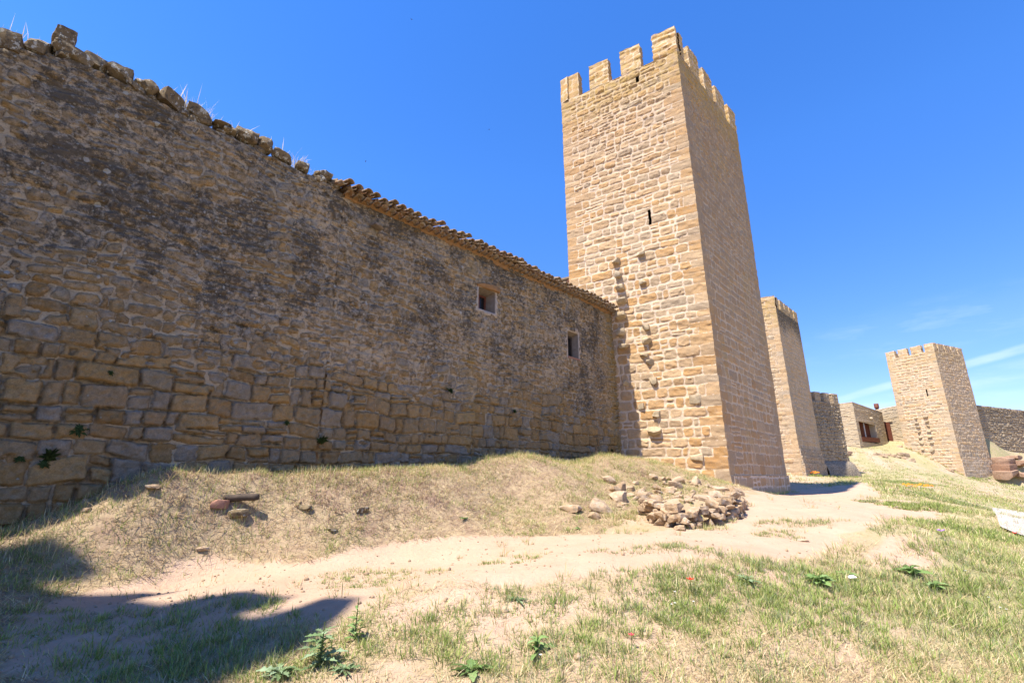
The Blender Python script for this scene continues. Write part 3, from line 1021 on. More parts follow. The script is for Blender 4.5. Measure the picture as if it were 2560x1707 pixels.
def bracket(parent, px, py, size, pd, pn_origin, pn_d, pn_n, mat, seed, out=0.16, boxy=0.85):
    t, z = on_line(px, py, pn_origin, pn_d)
    q = np.array(pn_origin) + np.array(pn_d) * t - np.array(pn_n) * out * 0.25
    rz = math.atan2(pn_d[1], pn_d[0])
    return place_rock('bracket_stone', q[0], q[1], z, (size[0], out * 2.4, size[1]), seed, mat, (0, 0, rz), boxy, 0.07, parent)


m_br = rock_mat('bracket_sandstone', (0.50, 0.38, 0.23), (0.46, 0.37, 0.25), 0.12)
lit_n = np.array([-0.54, -0.8415]); lit_n /= np.linalg.norm(lit_n)
cm = (C_b + C_t) / 2
for i, (a, b, w_, h_, o_) in enumerate(((463, 132, 0.34, 0.24, 0.20), (472, 212, 0.30, 0.30, 0.24), (486, 292, 0.36, 0.26, 0.26), (497, 368, 0.42, 0.28, 0.26), (495, 458, 0.40, 0.36, 0.27),
                              (490, 556, 0.34, 0.32, 0.24), (512, 640, 0.42, 0.22, 0.24), (608, 82, 0.34, 0.20, 0.16), (622, 255, 0.32, 0.20, 0.14), (640, 530, 0.30, 0.22, 0.15),
                              (647, 608, 0.36, 0.30, 0.2), (628, 694, 0.36, 0.16, 0.16), (662, 738, 0.34, 0.22, 0.16), (684, 850, 0.30, 0.30, 0.13), (703, 1050, 0.32, 0.24, 0.18), (694, 1152, 0.50, 0.34, 0.24),
                              (520, 862, 0.26, 0.22, 0.12), (610, 1002, 0.26, 0.24, 0.12), (940, 960, 0.5, 0.34, 0.10), (940, 1310, 0.55, 0.28, 0.10))):
    zf = on_line(1350 + a * 0.4145, 600 + b * 0.4145, cm, -lit_d)[1]
    f = (zf - EYE) / (ZC - EYE)
    o_b = C_b * (1 - f) + C_t * f
    bracket(t1, 1350 + a * 0.4145, 600 + b * 0.4145, (w_, h_), None, o_b, -lit_d, lit_n, m_br, 500 + i, o_)

# ---- second tower, beyond the near one
D2 = 31.0
c2b = np.array([0.587 * D2, D2]) * SC; c2t = np.array([0.584 * D2, D2]) * SC
r2 = np.array([0.7071, 0.7071]); l2 = np.array([-0.866, 0.5])
W2, WL2 = 5.2 * SC, 5.0 * SC
t2b = (c2b + l2 * WL2, c2b, c2b + r2 * W2, c2b + l2 * WL2 + r2 * W2); t2t = (c2t + l2 * WL2, c2t, c2t + r2 * (W2 + 0.05), c2t + l2 * WL2 + r2 * (W2 + 0.05))
P_T2 = dict(row=0.33, rowv=0.2, grow=1.1, len=0.55, lenv=0.3, joint=0.022, warp=0.03, round=0.45, split=0.1, relief=0.03, rough=0.03, quoin=0.55, slant=0.06)


def t2_extra(k, U, V, rel, sdf, w):
    # black weathering streaks under the battlements of the side facing the path
    if k == 1: w[..., 1] = 0.0 + 0.75 * sstep(10.5, 14.5, V + 3.0 * (fbm(U * 1.2, V * 0.25, 145, 3) - 0.5))
    else: w[..., 1] = 0.12 * sstep(12, 15, V)
    return rel, w, sdf


t2, t2i = tower('watchtower', 'slim square stone tower with stained battlements, standing behind the tallest tower', 'tower', t2b, t2t, EYE, 0.6, H(11.05), H(11.88), P_T2, 141,
                (0.07, 0.07, 0.3, 0.3), 'tower_stained', (even_merlons(WL2, 4, 0.75), [(0, .14 * W2), (.215 * W2, .375 * W2), (.42 * W2, .58 * W2), (.63 * W2, .79 * W2), (.845 * W2, W2 + 0.05)], even_merlons(WL2, 4), even_merlons(W2, 5)),
                0.4, group='square battlemented towers', extra_fn=t2_extra)
p = Pile()
for i, zt in enumerate((3.5, 2.95, 2.4)):
    off = 0.07 * (i + 1)
    box_panels(p, t2b[1] + np.array([r2[1], -r2[0]]) * off + r2 * 0.02, t2b[2] + np.array([r2[1], -r2[0]]) * off + r2 * 0.03, np.array([r2[1], -r2[0]]), off + 0.1 + 0.01 * i, 0.6, zt, dict(P_T2, quoin=0), 171 + i, 0.1, wea=(0.1, 0.5, 0.1))
sharp(link('plinth', p.mesh('plinth'), M['tower_stained'], t2))

# ---- far tower on the slope
D3 = 46.0
c3 = np.array([0.912 * D3, D3]) * SC
l3 = np.array([-0.335, 0.942]); l3 /= np.linalg.norm(l3)
r3 = np.array([0.909, 0.416]); r3 /= np.linalg.norm(r3)
WL3, WR3 = 4.53 * SC, 5.47 * SC
t3p = (c3 + l3 * WL3, c3, c3 + r3 * WR3, c3 + l3 * WL3 + r3 * WR3)
P_T3 = dict(row=0.34, rowv=0.25, grow=1.1, len=0.5, lenv=0.35, joint=0.026, warp=0.05, round=0.5, split=0.15, relief=0.04, rough=0.04, quoin=0.5, slant=0.1)
WW = WL3
sl3 = on_line(2180 + 500 * 0.2742, 820 + 590 * 0.2742, c3, l3)
t3, t3i = tower('watchtower', 'squat square stone tower on the grassy slope, farthest of the battlemented towers', 'tower', t3p, t3p, EYE, -0.5, H(12.65 - 0.78), H(12.65), P_T3, 241, (0.075, 0.075, 0.3, 0.3), 'tower_far',
                ([(0, .2 * WW), (.275 * WW, .465 * WW), (.54 * WW, .75 * WW), (.82 * WW, WW)], [(0, .11 * WR3), (.155 * WR3, .345 * WR3), (.385 * WR3, .57 * WR3), (.61 * WR3, .785 * WR3), (.825 * WR3, WR3)], even_merlons(WL3, 4), even_merlons(WR3, 5)),
                0.42, group='square battlemented towers', holes={0: ((WL3 - sl3[0] - 0.06, WL3 - sl3[0] + 0.09, sl3[1] + 0.5 - 0.42, sl3[1] + 0.5 + 0.42),)}, ochre=0.4)
recess(t3, c3 + l3 * WL3, -l3, np.array([-l3[1], l3[0]]), WL3 - sl3[0] - 0.06, WL3 - sl3[0] + 0.09, sl3[1] - 0.42, sl3[1] + 0.42, 0.5)
n3 = np.array([-l3[1], l3[0]])
for i, (a, b) in enumerate(((398, 820), (408, 865), (422, 902), (433, 950), (440, 998), (455, 1045), (462, 1105), (490, 805), (505, 852), (513, 889), (519, 938), (531, 990), (547, 1042), (552, 1110))):
    bracket(t3, 2180 + a * 0.2742, 820 + b * 0.2742, (0.5 if i % 3 else 0.38, 0.24 if i not in (5, 13) else 0.45), None, c3, l3, n3, m_br, 620 + i, 0.20)
p = Pile()
n3r = np.array([r3[1], -r3[0]])
box_panels(p, c3 + n3r * 0.07 + r3 * 0.02, c3 + r3 * WR3 + n3r * 0.07 + r3 * 0.05, n3r, 0.2, -0.5, H(1.35), dict(P_T3, quoin=0, relief=0.02, joint=0.03), 271, 0.09)
sharp(link('plinth', p.mesh('plinth'), M['tower_far'], t3))

# ---- tower on the left, just outside the picture, whose shadow lies on the path
c0 = np.array([-9.85, -0.52]); a0 = np.array([-0.962, 0.272]); b0 = np.array([-0.272, -0.962])
w0, d0 = 6.0, 6.0
t0p = (c0 + a0 * w0, c0 + a0 * w0 + b0 * d0, c0 + b0 * d0, c0)
t0, t0i = tower('watchtower', 'stone tower ending the dark wall nearest the viewer, its notched shadow on the path', 'tower', t0p, t0p, EYE, -0.8, H(14.6), H(15.9),
                dict(P_T2), 341, (0.25, 0.25, 0.14, 0.14), 'tower', (even_merlons(d0, 4), even_merlons(w0, 4), even_merlons(d0, 4), [(0, .45), (.9, 1.55), (2.35, 3.1), (3.72, 4.4)]), 0.42, group='square battlemented towers')

# ------------------------------------------------------------------ the long wall
S0, S1, S2 = -0.05, 11.93, 25.4               # tower joint, start of the tiled roof, far left end
Z_W0 = 0.0
TOPS = np.array([(25.4, 7.2), (23, 7.2), (19, 7.02), (17.72, 7.02), (17.47, 7.14), (17.2, 7.22), (16.9, 7.30), (16.5, 7.34), (16.1, 7.34), (15.6, 7.30), (15.2, 7.27), (14.7, 7.27), (14.2, 7.27),
                 (13.6, 7.27), (12.9, 7.21), (12.2, 7.19), (11.9, 7.14)])
TOPS[:, 1] = H(TOPS[:, 1] - EYE) - 0.14


def wall_extra(s_of_u, z_base):
    def ex(U, V, rel, sdf):
        s = s_of_u(U); z = V + z_base
        big = fbm(s * 0.45, z * 0.45, 401, 4) - 0.5
        med = fbm(s * 1.7, z * 1.4, 402, 4) - 0.5
        low = 3.7 - 0.02 * (s - 8) ** 2 * 0.2
        up = sstep(-0.9, 1.1, z - low + 3.2 * big)
        cov = 0.03 + 0.33 * up + 0.45 * med * (0.35 + up) - 0.12 * sstep(14, 18, s) * up
        streak = fbm(s * 1.3, z * 0.28, 405, 4) - 0.5
        upz = sstep(-0.6, 1.6, z - low - 0.1 + 2.6 * (fbm(s * 0.5, z * 0.35, 403, 3) - 0.5))
        clump = sstep(0.42, 0.66, fbm(s * 1.9, z * 2.1, 408, 4))
        lich = 0.05 + upz * (0.36 + 0.28 * clump + 0.36 * streak) + 0.12 * sstep(7.4, 8.1, z)
        lich = lich - 0.12 * sstep(15.0, 18.5, s) * sstep(7.2, 6.4, z)
        # clean strip beside the tower and the pale re-pointed jamb near the first window
        lich = lich * sstep(0.1, 1.3, s + 0.5 * med) ; cov = cov * sstep(0.0, 0.9, s)
        och = 0.75 * sstep(1.3, 0.2, s) + 0.6 * np.exp(-((s - 7.75 + 0.25 * med) / 0.28) ** 2) * sstep(1.5, 4.5, z) + 0.5 * np.exp(-((s - 5.2) / 0.22) ** 2) * sstep(4, 6, z)
        w = np.stack([np.clip(cov, 0, 1), np.clip(lich, 0, 1), np.clip(och, 0, 1)], -1)
        k = np.clip(cov * 1.7, 0, 1) * 0.75
        # the upper half is small random rubble bedded in much mortar
        sdf2, rnd2, rel2 = masonry(U, V, float(U.max()), float(V.max()) + 0.5, P_RUB, 933, uo=-s_of_u(0.0))
        ksm = up + 1.7 * (fbm(s * 2.2, z * 2.2, 409, 3) - 0.5) > 0.45
        sdf = np.where(ksm, sdf2, sdf); rel = np.where(ksm, rel2, rel)
        lump = 0.11 * (fbm(s * 5, z * 5, 404, 4, 0.6) - 0.5) + 0.09 * (fbm(s * 15, z * 15, 406, 3, 0.6) - 0.5)
        rel = rel * (1 - k) + lump * k + 0.10 * (fbm(s * 0.35, z * 0.4, 407, 3) - 0.5)
        return rel, w, sdf, (ksm, rnd2)
    return ex


P_RUB = dict(row=0.185, rowv=0.4, len=0.29, lenv=0.45, joint=0.018, warp=0.12, round=0.65, split=0.1, relief=0.055, rough=0.08, slant=0.5, rag=0.10)
P_W = dict(row=0.235, rowv=0.30, grow=1.32, len=0.38, lenv=0.40, joint=0.014, warp=0.085, round=0.24, split=0.16, soft=0.02, relief=0.075, rough=0.07, slant=0.26, rag=0.07, gap=0.10)


def wall_piece(sa, sb, ztop, res, seed, topf=None, holes=(), fade=(0, 0, 1, 0)):
    """sa > sb; seen from outside sa is at the left"""
    A = wallpt(sa); B = wallpt(sb)
    V, Q, a = panel((A[0], A[1], Z_W0), (B[0], B[1], Z_W0), (A[0], A[1], ztop), (B[0], B[1], ztop), res, P_W, seed, uo=-sa, holes=holes, fade=fade,
                    extra=wall_extra(lambda U: sa - U, Z_W0), top=topf)
    return V, Q, a


# left part, open to the sky
fw = empty('fortress_wall', (*wallpt(17), Z_W0)); tag(fw, 'long dark rubble wall crusted with lichen, broken top edged with loose stones', 'wall', kind='thing')
ztopL = float(TOPS[:, 1].max())
topf = lambda U: (np.interp(-(S2 - U), -TOPS[:, 0], TOPS[:, 1]) + 0.12 * (fbm((S2 - U) * 2.4, U * 0, 410, 4) - 0.5)) - Z_W0
V, Q, a = wall_piece(S2, S1, ztopL, 0.021, 431, topf)
p = Pile(); p.add(V, Q, attrs=a)
nu = int(round(np.linalg.norm(np.array(wallpt(S2)) - np.array(wallpt(S1))) / 0.021)) + 1
edge = V[-nu:]
strip = []
for i, dd in enumerate(np.linspace(0, 1.1, 12)):
    e = edge.copy(); e[:, 0] -= w_nrm[0] * dd; e[:, 1] -= w_nrm[1] * dd
    e[:, 2] += (0.10 * math.sin(min(dd * 2, 1.5)) + 0.14 * (fbm(np.arange(nu) * 0.06, np.full(nu, dd * 3), 411, 4) - 0.5)) * (i > 0)
    strip.append(e)
strip.append(np.column_stack([edge[:, 0] - w_nrm[0] * 1.1, edge[:, 1] - w_nrm[1] * 1.1, np.full(nu, 1.0)]))
sv = np.concatenate(strip)
ca_ = const_att(len(sv), s=0.05, wea=(0.8, 0.7, 0)); p.add(sv, gridq(nu, len(strip)), attrs=ca_)
link('masonry', p.mesh('fortress_wall'), M['wall'], fw)

# right part, under the tiled roof, with two small windows
ZE = H(5.36)                                   # top of the masonry under the eaves


def wpix(px, py):
    return on_line(px, py, (JX, JY), -w_dir)   # s, z


wins = []
for (l, t, r_, b) in ((1195.8, 716, 1237, 774), (1417.3, 826, 1446.5, 890)):
    sl, zt = wpix(l, t); sr, zb = wpix(r_, (b + 8)); sb_, zb2 = wpix(l, b)
    wins.append((sl, sr, (zb + zb2) / 2, zt))
sh = empty('stone_house', (*wallpt(6), Z_W0)); tag(sh, 'old stone house with tiled roof and two tiny windows, against the tallest tower', 'house', kind='thing')
holes = [(S1 - sl, S1 - sr, zb - Z_W0, zt - Z_W0) for sl, sr, zb, zt in wins]
V, Q, a = wall_piece(S1, S0, ZE, 0.024, 431, None, holes)
link('wall', npmesh('stone_house_wall', V, Q, attrs=a), M['wall'], sh)


def wl3(s, out, z):
    q = wallpt(s, out); return (q[0], q[1], z)


def boxmesh(pile, s0, s1, o0, o1, z0, z1):
    V = [wl3(s, o, z) for z in (z0, z1) for o in (o0, o1) for s in (s0, s1)]
    Q = [(0, 1, 3, 2), (4, 6, 7, 5), (0, 4, 5, 1), (1, 5, 7, 3), (3, 7, 6, 2), (2, 6, 4, 0)]
    pile.add(np.array(V), Q)


for wi, (sl, sr, zb, zt) in enumerate(wins):
    dep = 0.34 if wi == 0 else 0.26
    win = empty('window', wl3((sl + sr) / 2, 0, zb)); win.parent = sh; win.matrix_parent_inverse = Matrix.Translation(-sh.location)
    # splayed reveal: front opening wide, back opening narrow
    sp = 0.12 if wi == 0 else 0.10
    F = [wl3(sl, 0.0, zb), wl3(sr, 0.0, zb), wl3(sr, 0.0, zt), wl3(sl, 0.0, zt)]
    Bk = [wl3(sl - 0.03, -dep, zb + 0.05), wl3(sr + sp, -dep, zb + 0.05), wl3(sr + sp, -dep, zt - 0.10), wl3(sl - 0.03, -dep, zt - 0.10)]
    V = []; Q = []
    for k in range(4):
        A, B, C_, D_ = [np.array(x) for x in (F[k], F[(k + 1) % 4], Bk[(k + 1) % 4], Bk[k])]
        nn = 9; g0 = sum(len(x) for x in V)
        s_, t_ = np.meshgrid(np.linspace(0, 1, nn), np.linspace(0, 1, nn))
        G = (A * (1 - s_[..., None]) + B * s_[..., None]) * (1 - t_[..., None]) + (D_ * (1 - s_[..., None]) + C_ * s_[..., None]) * t_[..., None]
        G = G.reshape(-1, 3); G += (RNG.random(G.shape) - 0.5) * 0.012 * ((t_ > 0) & (t_ < 1) & (s_ > 0) & (s_ < 1)).ravel()[:, None]
        V.append(G); Q.append(gridq(nn, nn) + g0)
    V = np.concatenate(V); Q = np.concatenate(Q)
    ch = link('reveal', npmesh('reveal', V, Q), M['plaster'], sh); ch.parent = win; ch.matrix_parent_inverse = Matrix.Translation(-win.location)
    bs0, bs1 = sl - 0.03, sr + sp
    bz0, bz1 = zb + 0.05, zt - 0.10
    p = Pile(); fwid = 0.055
    boxmesh(p, bs0, bs0 - fwid, -dep + 0.001, -dep + 0.06, bz0, bz1); boxmesh(p, bs1 + fwid, bs1, -dep + 0.001, -dep + 0.06, bz0, bz1)
    boxmesh(p, bs0 - fwid, bs1 + fwid, -dep + 0.002, -dep + 0.058, bz0, bz0 + fwid); boxmesh(p, bs0 - fwid, bs1 + fwid, -dep + 0.002, -dep + 0.058, bz1 - fwid, bz1)
    mid = (bs0 + bs1) / 2
    boxmesh(p, mid + 0.02, mid - 0.02, -dep + 0.003, -dep + 0.05, bz0 + fwid, bz1 - fwid)
    ch = link('frame', p.mesh('frame', False), M['rust' if wi == 0 else 'wood'], sh); ch.parent = win; ch.matrix_parent_inverse = Matrix.Translation(-win.location)
    p = Pile(); boxmesh(p, bs0 - fwid, bs1 + fwid, -dep - 0.02, -dep + 0.02, bz0 + fwid, bz1 - fwid)
    ch = link('pane', p.mesh('pane', False), M['glass'], sh); ch.parent = win; ch.matrix_parent_inverse = Matrix.Translation(-win.location)
    # ragged plaster margin round the opening, a few mm proud
    nn = 72; ins = []; outs = []
    for k in range(nn):
        a = 2 * math.pi * k / nn; ca2, sa2 = math.cos(a), math.sin(a)
        hw, hh = (sl - sr) / 2, (zt - zb) / 2
        f_ = 1 / max(abs(ca2) / hw, abs(sa2) / hh)
        e = (0.03 + 0.13 * float(fbm(np.array(a * 2.6), np.array(wi * 9.0 + 1), 421, 3)) ** 1.6 * 2.0) * (0.5 if (wi == 0 and ca2 > 0.3) else 1)
        su, zv = ca2 * f_, sa2 * f_
        ins.append((su, zv)); outs.append((su + e * (1 if ca2 > 0 else -1) * min(1, abs(ca2) * 1.6), zv + e * (1 if sa2 > 0 else -1) * min(1, abs(sa2) * 1.6)))
    V = []
    for (su, zv) in ins: V.append(wl3((sl + sr) / 2 + su, 0.022, (zb + zt) / 2 + zv))
    for (su, zv) in outs: V.append(wl3((sl + sr) / 2 + su, 0.020, (zb + zt) / 2 + zv))
    for (su, zv) in outs: V.append(wl3((sl + sr) / 2 + su * 1.02, -0.05, (zb + zt) / 2 + zv * 1.02))
    for (su, zv) in ins: V.append(wl3((sl + sr) / 2 + su, -0.03, (zb + zt) / 2 + zv))
    Q = []
    for k in range(nn):
        k2 = (k + 1) % nn
        Q += [(k, nn + k, nn + k2, k2), (nn + k, 2 * nn + k, 2 * nn + k2, nn + k2), (k, k2, 3 * nn + k2, 3 * nn + k)]
    ch = link('plaster_margin', npmesh('plaster_margin', np.array(V), np.array(Q)), M['pale_plaster'], sh); ch.parent = win; ch.matrix_parent_inverse = Matrix.Translation(-win.location)
    if wi == 0:
        V = rock_geo(0.95, 0.30, 0.20, 451, 0.9, 0.06)
        ang = math.atan2(w_dir[1], w_dir[0]); R = np.array(Matrix.Rotation(ang, 3, 'Z'))
        V = V @ R.T + np.array(wl3((sl + sr) / 2 - 0.05, 0.0, zt + 0.10))
        ch = link('lintel', npmesh('lintel', V, RQ), M['ochre_plaster'], sh)
    else:
        p = Pile(); boxmesh(p, sl + 0.02, sr - 0.02, -0.2, 0.05, zb - 0.055, zb + 0.004)
        ch = link('sill', p.mesh('sill', False), M['brick'], sh)
    ch.parent = win; ch.matrix_parent_inverse = Matrix.Translation(-win.location)


def half_tube(pile, s, out, z, run, rise, length, r0, r1, up=True, seg=8, thick=0.016, col=(0.5, 0.5, 0.5)):
    """one barrel tile lying across the wall: axis from the outer end (out, z) inwards"""
    rows = []
    for ri, rad_off in ((0, 0.0), (1, -thick)):
        for e, rr in ((0.0, r0), (1.0, r1)):
            for k in range(seg + 1):
                a = math.pi * k / seg
                rad = rr + rad_off
                ds = math.cos(a) * rad; dz = math.sin(a) * rad * (1 if up else -1)
                rows.append(wl3(s + ds, out - run * length * e, z + rise * length * e + dz))
    m_ = seg + 1; Q = []
    for k in range(seg):
        Q += [(k, k + 1, m_ + k + 1, m_ + k), (2 * m_ + k, 3 * m_ + k, 3 * m_ + k + 1, 2 * m_ + k + 1), (k, 2 * m_ + k, 2 * m_ + k + 1, k + 1)]
    for k in (0, seg): Q.append((k, m_ + k, 3 * m_ + k, 2 * m_ + k))
    pile.add(np.array(rows), Q, attrs={'rnd': np.tile(np.array(col, float), (len(rows), 1))})


# eaves: a projecting course of tiles bedded in ochre mortar, then the roof tiles
ZR = ZE + 0.155
pr, pe = Pile(), Pile()
s = 0.1; i = 0
while s < S1 + 0.15:
    jz = 0.05 * (vnoise(s * 0.6, 0.0, 461) - 0.5) + random.uniform(-0.022, 0.022)
    jo = random.uniform(-0.055, 0.055)
    for cpos in range(8):
        c_ = (random.random(), random.random(), random.random())
        half_tube(pr, s + random.uniform(-.008, .008), 0.40 + jo - cpos * 0.36 + (random.uniform(-.03, .03)), ZR + jz + cpos * 0.36 * 0.30 + 0.012 * cpos, 0.958, 0.287, 0.44, 0.098, 0.082, True, col=c_)
        half_tube(pr, s + 0.125, 0.35 + jo - cpos * 0.36, ZR + jz + 0.005 + cpos * 0.36 * 0.30, 0.958, 0.287, 0.44, 0.085, 0.095, False, 6, col=(random.random(),) * 3)
    s += 0.248; i += 1
link('tiled_roof', pr.mesh('tiled_roof'), M['tile'], sh)
s = 0.05
while s < S1 + 0.1:
    if True:
        half_tube(pe, s, 0.245 + random.uniform(-.03, .03), ZE + 0.005 + random.uniform(-.012, .012) + 0.04 * (vnoise(s * 0.6, 0.0, 461) - 0.5), 1.0, 0.03, 0.34, 0.102, 0.095, True, col=(random.uniform(0.1, 0.75), 0.5, 0.5))
    s += 0.232
link('eave_tile_course', pe.mesh('eave_tile_course'), M['tile'], sh)
# ochre mortar bed: irregular strip
ns_ = 260; prof_ = [(-0.02, -0.09), (0.015, -0.085), (0.03, -0.05), (0.04, 0.0), (0.05, 0.05), (0.06, 0.08), (0.12, 0.115), (0.16, 0.135), (0.05, 0.165), (-0.2, 0.17)]
V = []
ss = np.linspace(S1, 0.0, ns_)
for k, (o_, z_) in enumerate(prof_):
    dr = 0.20 * (fbm(ss * 1.5, ss * 0 + k * 0.05, 467, 4) - 0.35) * (1 if k < 3 else (0.3 if k < 5 else 0.1))
    for q in range(ns_):
        V.append(wl3(ss[q], o_ + 0.03 * (vnoise(ss[q] * 6, k * 0.7, 468) - 0.5), ZE + z_ + dr[q]))
V = np.array(V)
link('eave_mortar', npmesh('eave_mortar', V, gridq(ns_, len(prof_))), M['ochre_plaster'], sh)
# jutting flat stone under the eaves
q = wpix(820 + 650 * 0.17857, 420 + 845 * 0.17857)
place_rock('jutting_stone', *wl3(q[0], 0.10, q[1]), (0.30, 0.34, 0.06), 471, 'plaster', (0.1, 0.1, 0.9), 0.9, 0.05, sh)
# roof underside / deck closing the house behind
V = [wl3(0, -0.1, ZE + 0.2), wl3(S1, -0.1, ZE + 0.2), wl3(S1, -2.9, ZE + 1.0), wl3(0, -2.9, ZE + 1.0), wl3(0, -2.95, 0.5), wl3(S1, -2.95, 0.5)]
link('back_wall', npmesh('back_wall', np.array(V), np.array([(0, 1, 2, 3), (3, 2, 5, 4)]), smooth=False), M['plaster'], sh)

# brick-ended wall stub behind the roof, by the tower
stub = empty('wall_stub', (*wallpt(1.0, -3.2), 4.0)); tag(stub, 'pale wall end with brick corner peeping over the tiled roof beside the tallest tower', 'wall', kind='thing')
qa = at_depth(1390, 722, 20.6); qb = at_depth(1428, 685, 20.6)
pz = Pile()
d_ = np.array([math.cos(0.25), math.sin(0.25)]); o_ = np.array([qa[0] - 0.6, 20.4])
V, Q, a = panel(v3(o_, 4.0), v3(o_ + d_ * 1.45, 4.0), v3(o_, qb[2] - 0.62), v3(o_ + d_ * 1.45, qb[2] - 0.10), 0.05, dict(P_T2, quoin=0, row=0.2), 481)
pz.add(V, Q, attrs=a)
link('masonry', pz.mesh('wall_stub'), M['house'], stub)
V = []
for zz, oo in ((0, -0.06), (0.09, -0.06), (0.09, 0.5), (0, 0.5)):
    for t_, hz in ((-0.05, -0.62), (1.5, -0.10)):
        n2_ = np.array([d_[1], -d_[0]])
        pt = o_ + d_ * t_ - n2_ * oo
        V.append((pt[0], pt[1], qb[2] + hz + zz))
Q = [(0, 1, 3, 2), (2, 3, 5, 4), (4, 5, 7, 6), (6, 7, 1, 0), (0, 2, 4, 6), (1, 7, 5, 3)]
link('coping', npmesh('coping', np.array(V), np.array(Q), smooth=False), M['lintel'], stub)
pz = Pile()
for k in range(5):
    n2_ = np.array([d_[1], -d_[0]])
    c_ = o_ + d_ * 1.30
    zz = qb[2] - 0.62 + k * 0.075
    V = [v3(c_ + d_ * dx + n2_ * dy, z_) for z_ in (zz, zz + 0.062) for dy in (0.06, -0.2) for dx in (-0.12 - 0.03 * (k % 2), 0.16)]
    pz.add(np.array(V), [(0, 1, 3, 2), (4, 6, 7, 5), (0, 4, 5, 1), (1, 5, 7, 3), (3, 7, 6, 2), (2, 6, 4, 0)])
link('brick_corner', pz.mesh('brick_corner', False), M['brick'], stub)

# ------------------------------------------------------------------ walls and house beyond
def plain_wall(root, A, B, z0, zA, zB, th, P, seed, res, mat, name='masonry', extra=None, wea=(0, 0, 0), holes=()):
    """free wall from A to B (outside on the right-hand side seen along B-A reversed): front, top, back, ends"""
    A = np.array(A, float); B = np.array(B, float)
    d = (B - A) / np.linalg.norm(B - A); n = np.array([d[1], -d[0]])
    p = Pile()
    V, Q, a = panel(v3(A, z0), v3(B, z0), v3(A, zA), v3(B, zB), res, P, seed, fade=(1, 1, 0, 0), extra=extra, holes=holes)
    p.add(V, Q, attrs=a)
    nu = max(2, int(round(np.linalg.norm(B - A) / res)) + 1)
    e = V[-nu:]
    e2 = e.copy(); e2[:, :2] -= n * th; e2[:, 2] += 0.03
    e3 = e2.copy(); e3[:, 2] = z0
    sv = np.concatenate([e, e2, e3]); p.add(sv, gridq(nu, 3), attrs=const_att(len(sv), wea=wea))
    for (E, zz) in ((A, zA), (B, zB)):
        V = [v3(E, z0), v3(E - n * th, z0), v3(E, zz), v3(E - n * th, zz)]
        p.add(np.array(V), [(0, 1, 3, 2)], attrs=const_att(4, wea=wea))
    return sharp(link(name, p.mesh(name), M[mat], root))


# battlemented wall stub next to the second tower, on a bulging footing
w2d = np.array([0.902, 0.432]); w2d /= np.linalg.norm(w2d)
wA = np.array([22.9, 36.0]) * SC - w2d * 2.2; wB = np.array([22.9, 36.0]) * SC + w2d * 2.9 * SC
n2w = np.array([w2d[1], -w2d[0]])
bw = empty('battlemented_wall', (*((wA + wB) / 2), 0.5)); tag(bw, 'short dark battlemented wall with a bulging foot, just beyond the slim tower', 'wall', kind='thing')
P_BW = dict(row=0.26, rowv=0.35, grow=1.2, len=0.36, lenv=0.4, joint=0.02, warp=0.09, round=0.6, split=0.2, relief=0.09, rough=0.07, slant=0.2)
M['bwall'] = stone_mat('grey_rubble', [(0, (0.38, 0.28, 0.17)), (0.5, (0.43, 0.32, 0.20)), (1, (0.39, 0.30, 0.20))], (0.42, 0.33, 0.23), (0.35, 0.275, 0.19), (0.26, 0.20, 0.14), lichen=0.6, gray=0.3)


def bw_ex(U, V, rel, sdf):
    w = np.zeros(U.shape + (3,)); w[..., 0] = 0.25 + 0.4 * (fbm(U, V, 511, 3) - 0.4); w[..., 1] = 0.22 + 0.3 * sstep(3, 6, V)
    return rel, w, sdf


zcw = H(5.36); zmw = H(6.05)
plain_wall(bw, wA, wB, 0.3, zcw, zcw, 1.0, P_BW, 501, 0.07, 'bwall', 'wall', bw_ex, (0.3, 0.5, 0))
wbk = wB - n2w * 1.0
plain_wall(bw, wB - w2d * 0.02 - n2w * 1.001, wB - w2d * 0.02 - n2w * 6, 0.3, zcw, zcw, 0.9, P_BW, 502, 0.15, 'bwall', 'return_wall', bw_ex, (0.3, 0.5, 0))
Lw = np.linalg.norm(wB - wA)
for k, (a, b) in enumerate(((Lw - 0.85, Lw), (Lw - 2.1, Lw - 1.3), (Lw - 3.4, Lw - 2.6), (Lw - 4.7, Lw - 3.9))):
    p = Pile(); box_panels(p, wA + w2d * a, wA + w2d * b, n2w, 0.6, zcw, zmw, dict(P_BW, relief=0.05), 520 + 5 * k, 0.09, wea=(0.3, 0.3, 0.2), skip=())
    sharp(link('merlon', p.mesh('merlon'), M['bwall'], bw))
# footing: rounded apron round the end
V = []; nseg = 60
path = [wA + w2d * 1.5]
for k in range(30): path.append(wA + w2d * (1.5 + (Lw - 1.5) * k / 29))
for k in range(1, 13):
    a = k / 12 * math.pi / 2
    path.append(wB + (n2w * math.cos(a) + w2d * math.sin(a)) * 0.001)
for k in range(1, 14): path.append(wB - n2w * 4 * k / 13)
path = np.array(path); outn = []
for k in range(len(path)):
    if k <= 30: outn.append(n2w)
    elif k <= 42:
        a = (k - 30) / 12 * math.pi / 2; outn.append(n2w * math.cos(a) + w2d * math.sin(a))
    else: outn.append(w2d)
outn = np.array(outn)
prof = [(0.0, 2.75), (0.22, 2.62), (0.42, 2.35), (0.55, 2.0), (0.66, 1.6), (0.74, 1.2), (0.8, 0.8), (0.85, 0.3)]
for (o_, z_) in prof:
    jit = 0.16 * (fbm(np.arange(len(path)) * 0.35, np.full(len(path), z_ * 2), 531, 4) - 0.5)
    q = path + outn * (o_ + jit)[:, None] if o_ else path
    V.append(np.column_stack([q, z_ + 0.12 * (fbm(np.arange(len(path)) * 0.2, np.zeros(len(path)), 532, 3) - 0.5)]))
V = np.concatenate(V)
